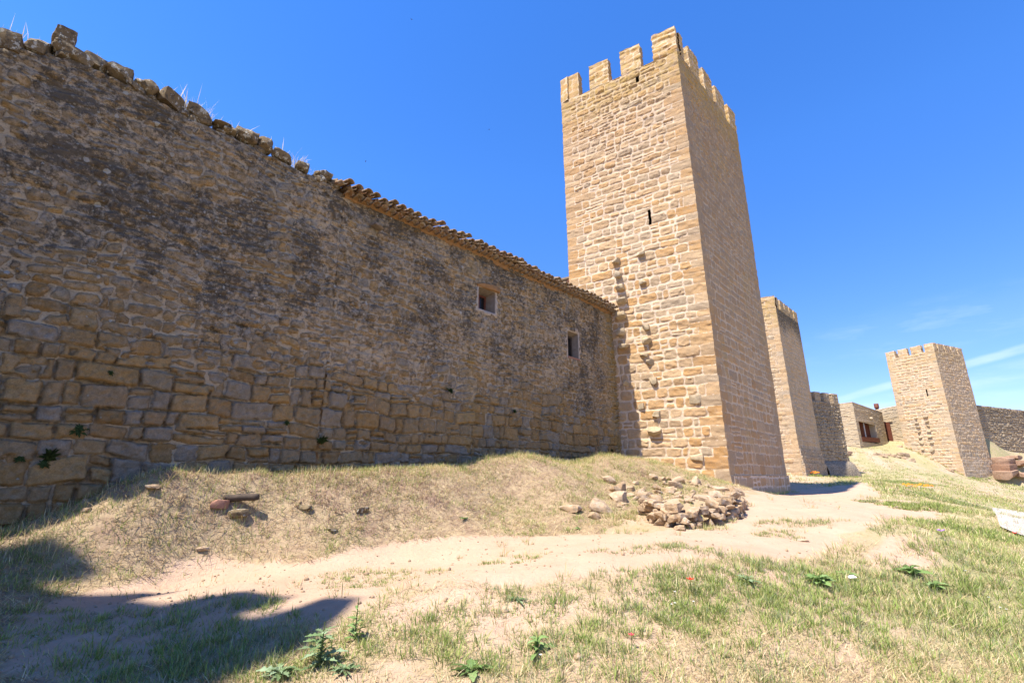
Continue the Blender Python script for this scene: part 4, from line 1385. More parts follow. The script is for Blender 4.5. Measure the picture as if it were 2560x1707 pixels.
link('footing', npmesh('footing', V, gridq(len(path), len(prof)), attrs=const_att(len(V), s=0.03, wea=(0.15, 0.62, 0))), M['bwall'], bw)

# modern stone house with the rusty window
ha = np.array([0.7132 * 50, 50.0]) * SC
hl = np.array([-0.335, 0.942]); hl /= np.linalg.norm(hl)
hr = np.array([0.866, 0.5])
hW, hD = 6.05 * SC, 6.0 * SC
hz0 = 3.2
zA_, zB_ = H(7.23), H(6.5)
hh_ = empty('visitor_house', (*ha, hz0)); tag(hh_, 'low stone house with a big rusty window between the slim and the squat tower', 'house', kind='thing')
P_H = dict(row=0.17, rowv=0.3, len=0.42, lenv=0.45, joint=0.010, warp=0.03, round=0.4, split=0.1, relief=0.045, rough=0.03, slant=0.08)
hn = np.array([hr[1], -hr[0]])


def hpix(px, py):
    return on_line(px, py, ha, hr)


cs = 360 / 1107
wq = [hpix(1880 + a * cs, 720 + b * cs) for a, b in ((818, 1025), (942, 1028), (968, 1182), (845, 1180))]
wu0 = (wq[0][0] + wq[3][0]) / 2; wu1 = (wq[1][0] + wq[2][0]) / 2
wz1 = (wq[0][1] + wq[1][1]) / 2; wz0 = (wq[2][1] + wq[3][1]) / 2
V, Q, a = panel(v3(ha, hz0), v3(ha + hr * hW, hz0), v3(ha, zA_), v3(ha + hr * hW, zB_), 0.07, P_H, 551, holes=((wu0, wu1, wz0 - hz0, wz1 - hz0),), fade=(1, 1, 0, 0))
pz = Pile(); pz.add(V, Q, attrs=a)
hb_ = ha + hl * hD
V, Q, a = panel(v3(hb_, hz0), v3(ha, hz0), v3(hb_, zA_), v3(ha, zA_), 0.07, P_H, 552, fade=(1, 1, 0, 0)); pz.add(V, Q, attrs=a)
he = ha + hr * hW; hf = hb_ + hr * hW
V = np.array([v3(he, hz0), v3(hf, hz0), v3(he, zB_), v3(hf, zB_), v3(hb_, hz0), v3(hb_, zA_)]); pz.add(V, [(0, 1, 3, 2), (1, 4, 5, 3)], attrs=const_att(6))
sharp(link('wall', pz.mesh('visitor_house_wall'), M['house'], hh_))


def slab(pile, pts, z_of, th, over=0.06):
    c = sum(pts) / len(pts)
    P2 = [p_ + (p_ - c) / np.linalg.norm(p_ - c) * over for p_ in pts]
    V = [v3(p_, z_of[i]) for i, p_ in enumerate(P2)] + [v3(p_, z_of[i] + th) for i, p_ in enumerate(P2)]
    pile.add(np.array(V), [(3, 2, 1, 0), (4, 5, 6, 7)] + [(k, (k + 1) % 4, 4 + (k + 1) % 4, 4 + k) for k in range(4)])


p = Pile(); slab(p, [ha, he, hf, hb_], [zA_ + 0.002, zB_ + 0.002, zB_ + 0.002, zA_ + 0.002], 0.09); link('roof', p.mesh('roof', False), M['lintel'], hh_)


def hbox(pile, u0, u1, o0, o1, z0, z1):
    V = [v3(ha + hr * u + hn * o, z) for z in (z0, z1) for o in (o0, o1) for u in (u0, u1)]
    pile.add(np.array(V), [(0, 1, 3, 2), (4, 6, 7, 5), (0, 4, 5, 1), (1, 5, 7, 3), (3, 7, 6, 2), (2, 6, 4, 0)])


wn_ = empty('window', v3(ha + hr * (wu0 + wu1) / 2, wz0)); wn_.parent = hh_; wn_.matrix_parent_inverse = Matrix.Translation(-hh_.location)
def wpart(name, p, mat):
    o = link(name, p.mesh(name, False), M[mat], hh_); o.parent = wn_; o.matrix_parent_inverse = Matrix.Translation(-wn_.location); return o
p = Pile(); hbox(p, wu0 - 0.10, wu1 + 0.12, -0.06, 0.05, wz1 + 0.003, wz1 + 0.14)
hbox(p, wu1 - 0.002, wu1 + 0.10, -0.8, 0.03, wz0 - 0.05, wz1); hbox(p, wu0 - 0.1, wu0 + 0.002, -0.8, 0.03, wz0 - 0.05, wz1); wpart('stone_surround', p, 'lintel')
wl_w = wu1 - wu0
p = Pile(); hbox(p, wu0 + 0.004, wu1 - 0.004, -0.75, -0.70, wz0, wz1 - 0.002); wpart('shutter', p, 'rust')
p = Pile(); hbox(p, wu0 + 0.003, wu1 + 0.3, -0.02, 0.10, wz0 - 0.02, wz0 + (wz1 - wz0) * 0.22); wpart('parapet_panel', p, 'rust')
p = Pile()
hbox(p, wu0 + 0.006, wu0 + 0.10, -0.3, -0.2, wz0 + 0.01, wz1 - 0.01); hbox(p, wu0 + 0.10, wu1 - 0.006, -0.3, -0.2, wz1 - 0.12, wz1 - 0.01); wpart('frame', p, 'rust')
p = Pile(); hbox(p, wu0 + wl_w * 0.42, wu0 + wl_w * 0.47, -0.3, -0.24, wz0 + 0.02, wz1 - 0.13); wpart('mullion', p, 'steel')
lq_ = hpix(1880 + 905 * cs, 720 + 1002 * cs)
p = Pile(); V = rock_geo(0.34, 0.34, 0.30, 561, 0.2, 0.01, 0) + v3(ha + hr * lq_[0] + hn * 0.18, lq_[1]); p.add(V, RQ); link('wall_lamp', p.mesh('wall_lamp'), M['lintel'], hh_)
# stove pipe
def cyl(pile, c, r0, r1, z0, z1, seg=16):
    V = [];
    for z, r in ((z0, r0), (z1, r1)):
        for k in range(seg):
            a = 2 * math.pi * k / seg; V.append((c[0] + r * math.cos(a), c[1] + r * math.sin(a), z))
    V.append((c[0], c[1], z1))
    pile.add(np.array(V), [(k, (k + 1) % seg, seg + (k + 1) % seg, seg + k) for k in range(seg)], [(seg + k, seg + (k + 1) % seg, 2 * seg) for k in range(seg)])


cpx = at_depth(2194, 1029, 54.2 * SC); cpt = at_depth(2192, 1009, 54.2 * SC)
p = Pile(); cyl(p, cpx, 0.20, 0.20, cpx[2] - 2.5, cpt[2] - 0.62); cyl(p, cpx, 0.28, 0.28, cpt[2] - 0.60, cpt[2]); link('stove_pipe', p.mesh('stove_pipe'), M['rust'], hh_)

# wall closing the gap to the far tower, with a rusty door
ga = np.array([0.762 * 54, 54.0]) * SC; gd = np.array([0.335, -0.942]); gd /= np.linalg.norm(gd)
gb = ga + gd * 4.4
gw = empty('courtyard_wall', (*ga, 3.0)); tag(gw, 'sunlit wall of thin stones joining the low house to the squat tower', 'wall', kind='thing')
plain_wall(gw, ga - gd * 0.5, gb, 3.0, H(6.98), H(7.33), 0.5, P_H, 571, 0.07, 'house')
gn = np.array([gd[1], -gd[0]])
dq0 = on_line(2180 + 108 * 0.2742, 820 + 860 * 0.2742, ga, gd); dq1 = on_line(2180 + 160 * 0.2742, 820 + 1052 * 0.2742, ga, gd)
V = []
p = Pile()
u0_, u1_ = dq0[0] + 0.05, dq0[0] + 0.75
V = [v3(ga + gd * u + gn * o, z) for z in (dq1[1] - 0.3, dq0[1]) for o in (0.02, 0.12) for u in (u0_, u1_)]
p.add(np.array(V), [(0, 1, 3, 2), (4, 6, 7, 5), (0, 4, 5, 1), (1, 5, 7, 3), (3, 7, 6, 2), (2, 6, 4, 0)])
link('door', p.mesh('door', False), M['rust'], gw)
p = Pile()
V = [v3(ga + gd * u + gn * o, z) for z in (dq0[1] + 0.002, dq0[1] + 0.12) for o in (0.0, 0.16) for u in (u0_ - 0.1, u1_ + 0.35)]
p.add(np.array(V), [(0, 1, 3, 2), (4, 6, 7, 5), (0, 4, 5, 1), (1, 5, 7, 3), (3, 7, 6, 2), (2, 6, 4, 0)])
link('door_lintel', p.mesh('door_lintel', False), M['lintel'], gw)

# long wall to the right of the far tower
rA = c3 + r3 * (WR3 - 0.05) + np.array([-r3[1], r3[0]]) * 0.9; rB = rA + r3 * 32
rw = empty('curtain_wall', (*rA, 2.5)); tag(rw, 'long plain wall of thin rough courses running off to the right of the squat tower', 'wall', kind='thing')
P_R = dict(row=0.22, rowv=0.25, len=0.40, lenv=0.4, joint=0.016, warp=0.04, round=0.5, split=0.1, relief=0.11, rough=0.07, slant=0.1)
M['rwall'] = stone_mat('rough_course_stone', [(0, (0.36, 0.27, 0.17)), (0.5, (0.44, 0.34, 0.22)), (1, (0.38, 0.31, 0.22))], (0.34, 0.27, 0.18), (0.28, 0.22, 0.15), (0.26, 0.2, 0.13), lichen=0.35)
def rw_ex(U, V, rel, sdf):
    w = np.zeros(U.shape + (3,)); w[..., 1] = 0.2 + 0.4 * sstep(3.5, 6.0, V)
    return rel, w, sdf
plain_wall(rw, rA, rB, 2.0, H(6.92), H(6.92), 0.8, P_R, 581, 0.085, 'rwall', 'masonry', rw_ex, (0.2, 0.5, 0))

# ------------------------------------------------------------------ loose capping stones on the broken wall top
CAP = [  # photo position (survey picture), length, height, tilt
    (18, 92, .75, .40, .05, 'broad pale stone at the left end of the wall top, beneath the dry twigs'),
    (88, 95, .52, .42, .2, 'pointed pale stone on the wall top, left of the highest block'),
    (148, 84, .62, .40, .12, 'thick block perched highest on the wall top, under open sky'),
    (165, 116, .95, .26, .32, 'long flat slab lying right under the highest block of the wall top'),
    (150, 122, .50, .26, .3, 'grey slab wedged in the wall below the highest block'),
    (228, 130, .50, .30, .15, 'wedge-shaped stone with a pale sloping top, right of the long flat slab'),
    (282, 156, .62, .32, .25, 'stone with one sunlit pale face, sixth lump from the left on the wall top'),
    (325, 180, .34, .24, .1, 'smallest squarish stone among the wall-top lumps'),
    (345, 198, .52, .32, .25, 'brown block just left of the dome-shaped wall-top stone'),
    (400, 226, .78, .36, .22, 'dome-shaped speckled stone left of the tallest dry grass on the wall'),
    (466, 250, .72, .40, .12, 'rounded lichen-spotted stone just right of the tallest dry grass on the wall'),
    (515, 282, .50, .18, .05, 'thin flat slab between two rounded wall-top stones'),
    (530, 296, .42, .26, .3, 'pale tilted stone tucked below the thin flat slab'),
    (571, 301, .66, .44, .2, 'bulky stone right of the thin flat slab on the wall top'),
    (612, 322, .46, .42, .4, 'upright stone leaning against the bulky one on the wall top'),
    (655, 356, .66, .24, .28, 'low brown slab right of the upright leaning stone'),
    (700, 379, .46, .30, .2, 'brown rounded stone a step left of the last pair on the wall top'),
    (748, 397, .62, .26, .22, 'flat overhanging stone of the last pair before the tiled roof'),
    (738, 409, .42, .24, .2, 'small stone squeezed under the flat overhanging one near the tiled roof'),
    (770, 420, .40, .34, .1, 'dark stone directly against the start of the tiled roof')]
ang_w = math.atan2(-w_dir[1], -w_dir[0])
for i, (px, py, ln, ht, tl, lab) in enumerate(CAP):
    out = 0.05 if i not in (4, 12, 18) else 0.06
    sq, zq = wpix(px * D2F, py * D2F)
    zt = float(np.interp(-sq, -TOPS[:, 0], TOPS[:, 1])) + 0.06
    if i not in (2, 4, 12, 18): zq = min(max(zq, zt - 0.05), zt + 0.16)
    q = wallpt(sq, out - 0.22)
    tag(place_rock('loose_stone', q[0], q[1], zq, (ln * (0.46 if i in (2, 4) else (0.60 if i < 6 else 0.62)), 0.45, ht * 0.88), 700 + i, 'cap_rock', (0.05 * (i % 3 - 1), -tl * 0.4, ang_w + 0.15 * (i % 5 - 2)), 0.85, 0.11, None, 8), lab, 'stone', 'loose stones along the broken wall top')
q = wallpt(18.3, -0.02)
tag(place_rock('loose_stone', q[0], q[1], 8.35, (0.75, 0.55, 1.1), 790, 'cap_rock', (0, 0, ang_w), 0.9, 0.08), 'tallest wall-top block, left of all others, casting the dark patch on the mound', 'stone', 'loose stones along the broken wall top')

rs = np.random.default_rng(31)
for i in range(26):
    sq = rs.uniform(12.2, 17.9); q = wallpt(sq, rs.uniform(-0.32, -0.06)); zt = float(np.interp(-sq, -TOPS[:, 0], TOPS[:, 1])) + rs.uniform(0.0, 0.10)
    L = rs.uniform(.14, .34)
    tag(place_rock('rubble_chip', q[0], q[1], zt, (L, L * .8, L * rs.uniform(.4, .75)), 1700 + i, 'cap_rock', (rs.normal(0, .3), rs.normal(0, .4), rs.uniform(0, 6)), 0.95, 0.08, None, 9),
        'small lichened chip lodged among the bigger stones of the broken wall top', 'stone', 'chips among the capping stones')

# ------------------------------------------------------------------ blades
STRAW = np.array([[.62, .49, .27], [.54, .42, .22], [.68, .57, .36], [.44, .33, .18]])
BROWN = np.array([[.26, .15, .11], [.20, .115, .085], [.33, .22, .15], [.24, .15, .10]])
GREEN = np.array([[.25, .32, .08], [.19, .26, .06], [.32, .37, .12], [.38, .39, .15]])
GREY = np.array([[.26, .29, .16], [.22, .26, .14], [.33, .33, .20], [.19, .23, .10]])
WHITE = np.array([[.62, .55, .42], [.70, .64, .52]])


def blade_mesh(x, y, z, h, w, lean, colr, az=None, curl=0.35):
    n = len(x)
    az = RNG.random(n) * 2 * math.pi if az is None else az
    dx, dy = np.cos(az), np.sin(az)
    wx_, wy_ = -np.sin(az + RNG.normal(0, .5, n)), np.cos(az + RNG.normal(0, .5, n))
    V = np.zeros((n, 5, 3))
    hw = (w / 2)
    up = np.cos(lean); sd = np.sin(lean)
    for k, (t_, wd) in enumerate(((0, 1.0), (0.55, 0.8), (1.0, 0))):
        ox = dx * sd * h * t_ * (1 + curl * (t_ - 0.5)); oy = dy * sd * h * t_ * (1 + curl * (t_ - 0.5)); oz = h * up * t_ * (1 - curl * 0.35 * t_)
        if k < 2:
            V[:, 2 * k, 0] = x + ox - wx_ * hw * wd; V[:, 2 * k, 1] = y + oy - wy_ * hw * wd; V[:, 2 * k, 2] = z + oz
            V[:, 2 * k + 1, 0] = x + ox + wx_ * hw * wd; V[:, 2 * k + 1, 1] = y + oy + wy_ * hw * wd; V[:, 2 * k + 1, 2] = z + oz
        else:
            V[:, 4, 0] = x + ox; V[:, 4, 1] = y + oy; V[:, 4, 2] = z + oz
    b = np.arange(n)[:, None] * 5
    return V.reshape(-1, 3), b + np.array([[0, 1, 3, 2]]), b + np.array([[2, 3, 4]]), np.repeat(colr, 5, axis=0)


def pick(pal, n, jit=0.18):
    c = pal[RNG.integers(0, len(pal), n)]
    return c * (1 + jit * (RNG.random((n, 1)) - 0.5) * 2)


def mixpal(a, b, f):
    n = len(f)
    r = RNG.random(n) < f
    return np.where(r[:, None], pick(b, n), pick(a, n))


def wall_front(x, y):
    return (x - JX) * w_nrm[0] + (y - JY) * w_nrm[1]


lit_nn = np.array([-0.54, -0.8415]); lit_nn /= np.linalg.norm(lit_nn)
def free(x, y):
    """not inside a wall or the near tower"""
    a = wall_front(x, y) > 0.08
    q = (x - C_b[0]) * lit_nn[0] + (y - C_b[1]) * lit_nn[1]
    q2 = (x - C_b[0]) * w_nrm[0] + (y - C_b[1]) * w_nrm[1]
    return ((a & ((q > 0.05) | (q2 > 0.05))) | (y > 25.5)) & ~((y > 25) & (x < 0.40 * y))


class Grass:
    def __init__(self): self.V = []; self.Q = []; self.T = []; self.C = []; self.n = 0
    def add(self, x, y, h, w, lean, col, az=None, curl=0.35, z=None, check=True):
        if check:
            k = free(x, y)
            x, y, h, w, lean, col = x[k], y[k], h[k], w[k], lean[k], col[k]
            if az is not None: az = az[k]
        if not len(x): return
        zz = ground(x, y) - 0.01 if z is None else z
        V, Q, T, C = blade_mesh(x, y, zz, h, w, lean, col, az, curl)
        self.V.append(V); self.Q.append(Q + self.n); self.T.append(T + self.n); self.C.append(C); self.n += len(V)
    def obj(self, name, label, cat):
        me = npmesh(name, np.concatenate(self.V), np.concatenate(self.Q), np.concatenate(self.T), {'rnd': np.concatenate(self.C)}, False)
        return tag(link(name, me, M['blade']), label, cat, kind='stuff')


def view_sample(n, y0, y1, x0=-1.12, x1=1.05, p=1.0):
    """random ground points in the wedge in front of the viewer, denser when near"""
    u = RNG.random(n)
    yy = (y0 ** (1 - p) + u * (y1 ** (1 - p) - y0 ** (1 - p))) ** (1 / (1 - p)) if abs(p - 1) > 1e-3 else y0 * (y1 / y0) ** u
    return yy * (x0 + (x1 - x0) * RNG.random(n)), yy


def tufts(G, cx, cy, nb, h, spread, pal, wd=0.006, lean=(0.1, 0.75)):
    """a tuft at each centre: nb blades of height about h"""
    n = len(cx)
    idx = np.repeat(np.arange(n), nb)
    m_ = len(idx)
    r = np.sqrt(RNG.random(m_)) * spread[idx]; a = RNG.random(m_) * 2 * math.pi
    x = cx[idx] + r * np.cos(a); y = cy[idx] + r * np.sin(a)
    hh = h[idx] * RNG.uniform(0.5, 1.15, m_)
    G.add(x, y, hh, np.full(m_, wd) * RNG.uniform(0.7, 1.4, m_), RNG.uniform(lean[0], lean[1], m_), pal(idx, m_), a + RNG.normal(0, 0.7, m_))


GR = Grass(); ST = Grass()
GREENP = lambda idx, m_: pick(GREEN, m_)
# -- mound: mown straw lying about, browner in the middle, short grass along its crest
n = 150000
along = RNG.uniform(-1, 19, n); wf = RNG.uniform(0.1, 4.6, n)
x = JX - w_dir[0] * along + w_nrm[0] * wf; y = JY - w_dir[1] * along + w_nrm[1] * wf
p_, s_, mo_, cr_, ri_ = masks(x, y)
k = (mo_ > 0) & (RNG.random(n) < 0.25 + 0.9 * fbm(x * 1.7, y * 1.7, 801, 3)); x, y, along, wf = x[k], y[k], along[k], wf[k]; n = len(x)
br = np.clip(2.2 * (fbm(x * 1.1, y * 1.1, 802, 4) - 0.50) + 0.14 * np.exp(-((along - 7.5) / 4) ** 2) * (wf < 2.6), 0, 0.7)
ST.add(x, y, RNG.uniform(.05, .20, n), RNG.uniform(.004, .008, n), RNG.uniform(0.9, 1.5, n), mixpal(STRAW, BROWN, br))
n = 42000
along = RNG.uniform(0.2, 18.5, n); wf = np.abs(RNG.normal(0.75, 0.55, n)) + 0.05
x = JX - w_dir[0] * along + w_nrm[0] * wf; y = JY - w_dir[1] * along + w_nrm[1] * wf
k = RNG.random(n) < 0.15 + 1.3 * (fbm(x * 1.1, y * 1.1, 803, 3) - 0.25); x, y = x[k], y[k]; n = len(x)
GR.add(x, y, RNG.uniform(.06, .20, n) * (0.6 + 0.8 * fbm(x * 2, y * 2, 804, 2)), RNG.uniform(.004, .007, n), RNG.uniform(.05, .7, n), mixpal(GREEN, STRAW, np.full(n, 0.45)))
n = 2400
along = RNG.uniform(0, 18, n); wf = RNG.uniform(0.3, 4.2, n)
cx_, cy_ = JX - w_dir[0] * along + w_nrm[0] * wf, JY - w_dir[1] * along + w_nrm[1] * wf
k = (masks(cx_, cy_)[2] > 0) & (fbm(cx_ * 1.2, cy_ * 1.2, 805, 3) > 0.40); cx_, cy_ = cx_[k], cy_[k]
tufts(GR, cx_, cy_, 22, RNG.uniform(.05, .16, len(cx_)), RNG.uniform(.05, .18, len(cx_)), lambda i, m_: mixpal(GREEN, STRAW, np.full(m_, 0.22)), 0.006, (0.1, 1.1))

PURPLE = np.array([[.30, .19, .17], [.35, .23, .20], [.25, .155, .14], [.40, .29, .22]])
for (px, py, rx, ry, cnt) in ((650, 1125, 1.0, .4, 60), (760, 1115, .9, .35, 50), (880, 1110, 1.2, .4, 90), (980, 1110, 1.0, .35, 80), (820, 1150, 1.0, .3, 50), (1460, 1088, .6, .3, 40), (1500, 1092, .5, .25, 30), (1100, 1075, 1.0, .3, 40), (420, 1110, .8, .3, 30)):
    h = hit(px * D2F, py * D2F)
    a = RNG.random(cnt) * 6.28; r = np.sqrt(RNG.random(cnt))
    tufts(ST, h[0] + r * np.cos(a) * rx, h[1] + r * np.sin(a) * ry * 1.5, 20, RNG.uniform(.05, .13, cnt), RNG.uniform(.05, .14, cnt), lambda i, m_: mixpal(PURPLE, STRAW, np.full(m_, 0.2)), 0.006, (0.2, 1.2))
# -- foreground and bank: cover follows patches
PATCH = [(1640, 1345, .8, .3, .15), (1790, 1345, .7, .3, .15), (1880, 1372, .7, .3, .16), (1560, 1390, .6, .25, .14), (1960, 1350, .5, .25, .15), (880, 1325, .9, .28, .09), (820, 1345, .5, .2, .08), (1180, 1290, .55, .16, .09), (1480, 1262, .7, .16, .1), (1570, 1257, .5, .16, .12), (1830, 1203, .8, .22, .16), (1790, 1228, .5, .2, .12), (1990, 1152, .4, .2, .14),
         (2040, 1216, .5, .12, .10), (1000, 1450, .35, .25, .16), (1140, 1395, .4, .2, .14), (1340, 1430, .45, .35, .18), (1450, 1335, .5, .22, .14), (1610, 1325, .6, .25, .16), (1740, 1305, .8, .32, .22), (1700, 1365, .7, .28, .18),
         (1890, 1335, .5, .25, .22), (1960, 1325, .5, .25, .16), (2090, 1330, .5, .35, .2), (2170, 1390, .7, .5, .22), (1090, 1515, .3, .2, .18), (950, 1480, .3, .2, .16), (850, 1470, .3, .2, .14), (1270, 1500, .3, .25, .2),
         (1500, 1400, .5, .25, .16), (1600, 1420, .5, .25, .15), (1860, 1420, .7, .35, .18), (2250, 1300, .9, .5, .24), (2200, 1220, 1.2, .6, .26), (2120, 1165, 1.3, .5, .24), (2080, 1110, 2.2, 1.0, .25), (2180, 1150, 1.6, .7, .22),
         (560, 1388, .5, .2, .16), (440, 1455, .5, .2, .16), (300, 1545, .6, .22, .2), (450, 1540, .7, .25, .2), (560, 1495, .6, .2, .18), (200, 1440, .5, .2, .13), (100, 1420, .5, .2, .1), (30, 1480, .3, .14, .1), (320, 1425, .5, .16, .13), (380, 1490, .5, .14, .13), (640, 1440, .4, .12, .13), (150, 1530, .4, .16, .14),
         (30, 1330, .6, .3, .14), (130, 1270, .5, .2, .13), (1320, 1370, .7, .14, .12), (1190, 1365, .4, .12, .1), (1660, 1450, .6, .3, .17), (1420, 1480, .4, .25, .17), (1980, 1470, .6, .3, .17), (2250, 1480, .7, .4, .2), (1740, 1530, .5, .25, .16),
         (700, 1525, .3, .2, .16), (780, 1500, .3, .2, .16), (640, 1560, .35, .15, .14), (1050, 1420, .3, .2, .12), (1560, 1360, .4, .2, .14), (2300, 1380, .6, .4, .25), (2000, 1380, .5, .3, .16)]
for (px, py, rx, ry, hh) in PATCH:
    h = hit(px * D2F, py * D2F)
    if h is None: continue
    nt = int(26 * max(0.5, (rx * ry * 14)) ** 0.8)
    a = RNG.random(nt) * 2 * math.pi; r = np.sqrt(RNG.random(nt)) * (0.75 + 0.5 * RNG.random(nt))
    cx_, cy_ = h[0] + r * np.cos(a) * rx, h[1] + r * np.sin(a) * ry * 1.6
    grey = random.random() * 0.6
    tufts(GR, cx_, cy_, 22, RNG.uniform(.3, 0.95, nt) * hh, RNG.uniform(.03, .11, nt) * (1 + 0.03 * h[1]), lambda i, m_: mixpal(GREEN, np.concatenate([GREY, STRAW[:1]]), np.full(m_, grey)), 0.006 if h[1] < 12 else 0.013, (0.1, 0.95))
# general scatter by noise, nearer than 14 m
cx_, cy_ = view_sample(5200, 3.6, 15, -1.1, 1.06, 1.6)
p_, s_, mo_, cr_, ri_ = masks(cx_, cy_)
den = 0.10 + 1.9 * np.clip(fbm(cx_ * 1.1, cy_ * 1.1, 811, 4) - 0.40, 0, 1) + 0.35 * ri_
den = den * np.where(p_ > 0.5, 0.05, 1) * np.where(s_ > 0.5, 0.35, 1) * np.where(mo_ > 0.5, 0.0, 1)
k = RNG.random(len(cx_)) < den; cx_, cy_ = cx_[k], cy_[k]; n = len(cx_)
gn_ = fbm(cx_ * 0.7, cy_ * 0.7, 812, 3)
tufts(GR, cx_, cy_, 20, RNG.uniform(.06, .19, n) * (0.55 + gn_), RNG.uniform(.03, .11, n), lambda i, m_: mixpal(GREEN, np.concatenate([GREY, STRAW]), np.clip(2.2 * (0.62 - gn_[i]), 0.1, 0.9)), 0.005, (0.1, 1.0))
# straw litter over the foreground
x, y = view_sample(230000, 3.5, 16, -1.1, 1.06, 1.7)
p_, s_, mo_, cr_, ri_ = masks(x, y)
den = (0.12 + 1.5 * np.clip(fbm(x * 0.9, y * 0.9, 821, 4) - 0.38, 0, 1) + 0.25 * ri_ + 0.5 * sstep(6.0, 4.2, y) * sstep(0.5, 1.5, x)) * np.where(p_ > 0.5, 0.02, 1) * np.where(s_ > 0.5, 0.12, 1) * np.where(mo_ > 0.5, 0, 1)
k = RNG.random(len(x)) < den; x, y = x[k], y[k]; n = len(x)
ST.add(x, y, RNG.uniform(.04, .17, n), RNG.uniform(.003, .006, n), RNG.uniform(0.75, 1.5, n), mixpal(STRAW, BROWN, np.full(n, 0.08)))
# short stubble and seedlings between the tufts
x, y = view_sample(130000, 3.5, 14, -1.1, 1.06, 1.7)
p_, s_, mo_, cr_, ri_ = masks(x, y)
den = np.clip(2.4 * (fbm(x * 2.3, y * 2.3, 823, 4) - 0.38), 0, 1) * np.where(p_ > 0.5, 0.04, 1) * np.where(s_ > 0.5, 0.3, 1)
k = RNG.random(len(x)) < den; x, y = x[k], y[k]; n = len(x)
GR.add(x, y, RNG.uniform(.015, .06, n), RNG.uniform(.003, .006, n), RNG.uniform(0.2, 1.3, n), mixpal(GREEN, np.concatenate([GREY, STRAW]), np.full(n, 0.45)))
# weeds among the rubble and along the dry-stone remnant
for (px, py, rx, ry, cnt) in ((1440, 1185, .5, .2, 30), (1560, 1130, .9, .4, 50), (1660, 1195, .5, .2, 30), (1420, 1200, .6, .2, 20), (1500, 1100, .8, .3, 30), (1690, 1160, .4, .3, 25), (1610, 1215, .5, .1, 16)):
    h = hit(px * D2F, py * D2F)
    a = RNG.random(cnt) * 6.28; r = np.sqrt(RNG.random(cnt))
    tufts(GR, h[0] + r * np.cos(a) * rx, h[1] + r * np.sin(a) * ry * 1.5, 18, RNG.uniform(.06, .2, cnt), RNG.uniform(.04, .12, cnt), lambda i, m_: mixpal(GREEN, STRAW, np.full(m_, 0.5)), 0.007, (0.1, 1.0))
# -- bank on the right and the slope up to the far tower
cx_, cy_ = view_sample(6200, 6, 62, 0.45, 1.08, 1.15)
p_, s_, mo_, cr_, ri_ = masks(cx_, cy_)
band = np.clip(fbm((0.52 * cx_ + 0.86 * cy_) * 0.07, (0.86 * cx_ - 0.52 * cy_) * 0.42, 831, 4) * 3.0 - 1.0, 0, 1)
den = np.where((p_ > 0.5) | (s_ > 0.5), 0.03, 1) * np.where(cy_ > 20, band, np.clip(0.05 + 2.6 * (fbm(cx_ * 0.8, cy_ * 0.8, 832, 4) - 0.33), 0, 1)) * sstep(0.0, 1.2, cx_ - 0.50 * cy_)
k = RNG.random(len(cx_)) < den; cx_, cy_ = cx_[k], cy_[k]; n = len(cx_)
sz = 1 + 0.035 * cy_
tufts(GR, cx_, cy_, 18, RNG.uniform(.05, .17, n) * np.minimum(sz, 1.5), RNG.uniform(.06, .16, n) * sz, lambda i, m_: mixpal(GREEN, STRAW, np.full(m_, 0.42)), 0.0075, (0.1, 1.05))
x, y = view_sample(42000, 10, 62, 0.40, 1.08, 1.15)
p_, s_, mo_, cr_, ri_ = masks(x, y)
k = (p_ < 0.5) & (RNG.random(len(x)) < 0.15 + 0.7 * fbm(x * 0.4, y * 0.4, 833, 3)) & (x > 0.5 * y); x, y = x[k], y[k]; n = len(x)
ST.add(x, y, RNG.uniform(.08, .2, n) * (1 + 0.02 * y), RNG.uniform(.007, .014, n), RNG.uniform(0.5, 1.45, n), mixpal(STRAW, GREEN, np.full(n, 0.35)))
cx_, cy_ = view_sample(5200, 22, 66, 0.50, 1.08, 1.0)
p_, s_, mo_, cr_, ri_ = masks(cx_, cy_)
band = np.clip(fbm((0.52 * cx_ + 0.86 * cy_) * 0.07, (0.86 * cx_ - 0.52 * cy_) * 0.42, 831, 4) * 3.0 - 1.0, 0.12, 1)
k = (p_ < 0.5) & (RNG.random(len(cx_)) < band); cx_, cy_ = cx_[k], cy_[k]; n = len(cx_)
tufts(GR, cx_, cy_, 12, RNG.uniform(.10, .26, n), RNG.uniform(.15, .5, n), lambda i, m_: mixpal(GREEN, STRAW, np.full(m_, 0.35)), 0.022, (0.1, 1.1))
# feet of walls and towers
def foot(A, B, n_out, cnt, hh, pal, wd=0.007):
    A = np.array(A); B = np.array(B); t_ = RNG.random(cnt); o_ = np.abs(RNG.normal(0.05, 0.16, cnt))
    cx_, cy_ = A[0] + (B[0] - A[0]) * t_ + n_out[0] * o_, A[1] + (B[1] - A[1]) * t_ + n_out[1] * o_
    tufts(GR, cx_, cy_, 14, RNG.uniform(.5, 1.1, cnt) * hh, np.full(cnt, 0.08), pal, wd)
foot(C_b + w_nrm * 0.12, R_b + w_nrm * 0.14, w_nrm, 26, 0.16, GREENP)
foot(L_b + (C_b - L_b) * 0.45 + lit_nn * 0.05, C_b + lit_nn * 0.05, lit_nn, 40, 0.15, lambda i, m_: mixpal(GREEN, STRAW, np.full(m_, 0.4)))
foot(c3 + n3r * 0.1, c3 + r3 * WR3 + n3r * 0.1, n3r, 60, 0.3, GREENP, 0.02)
foot(c3 + l3 * WL3 + n3 * 0.1, c3 + n3 * 0.1, n3, 60, 0.25, lambda i, m_: mixpal(GREEN, STRAW, np.full(m_, 0.5)), 0.02)
foot(t2b[1] + np.array([r2[1], -r2[0]]) * 0.3, t2b[2] + np.array([r2[1], -r2[0]]) * 0.3, np.array([r2[1], -r2[0]]), 30, 0.22, GREENP, 0.014)
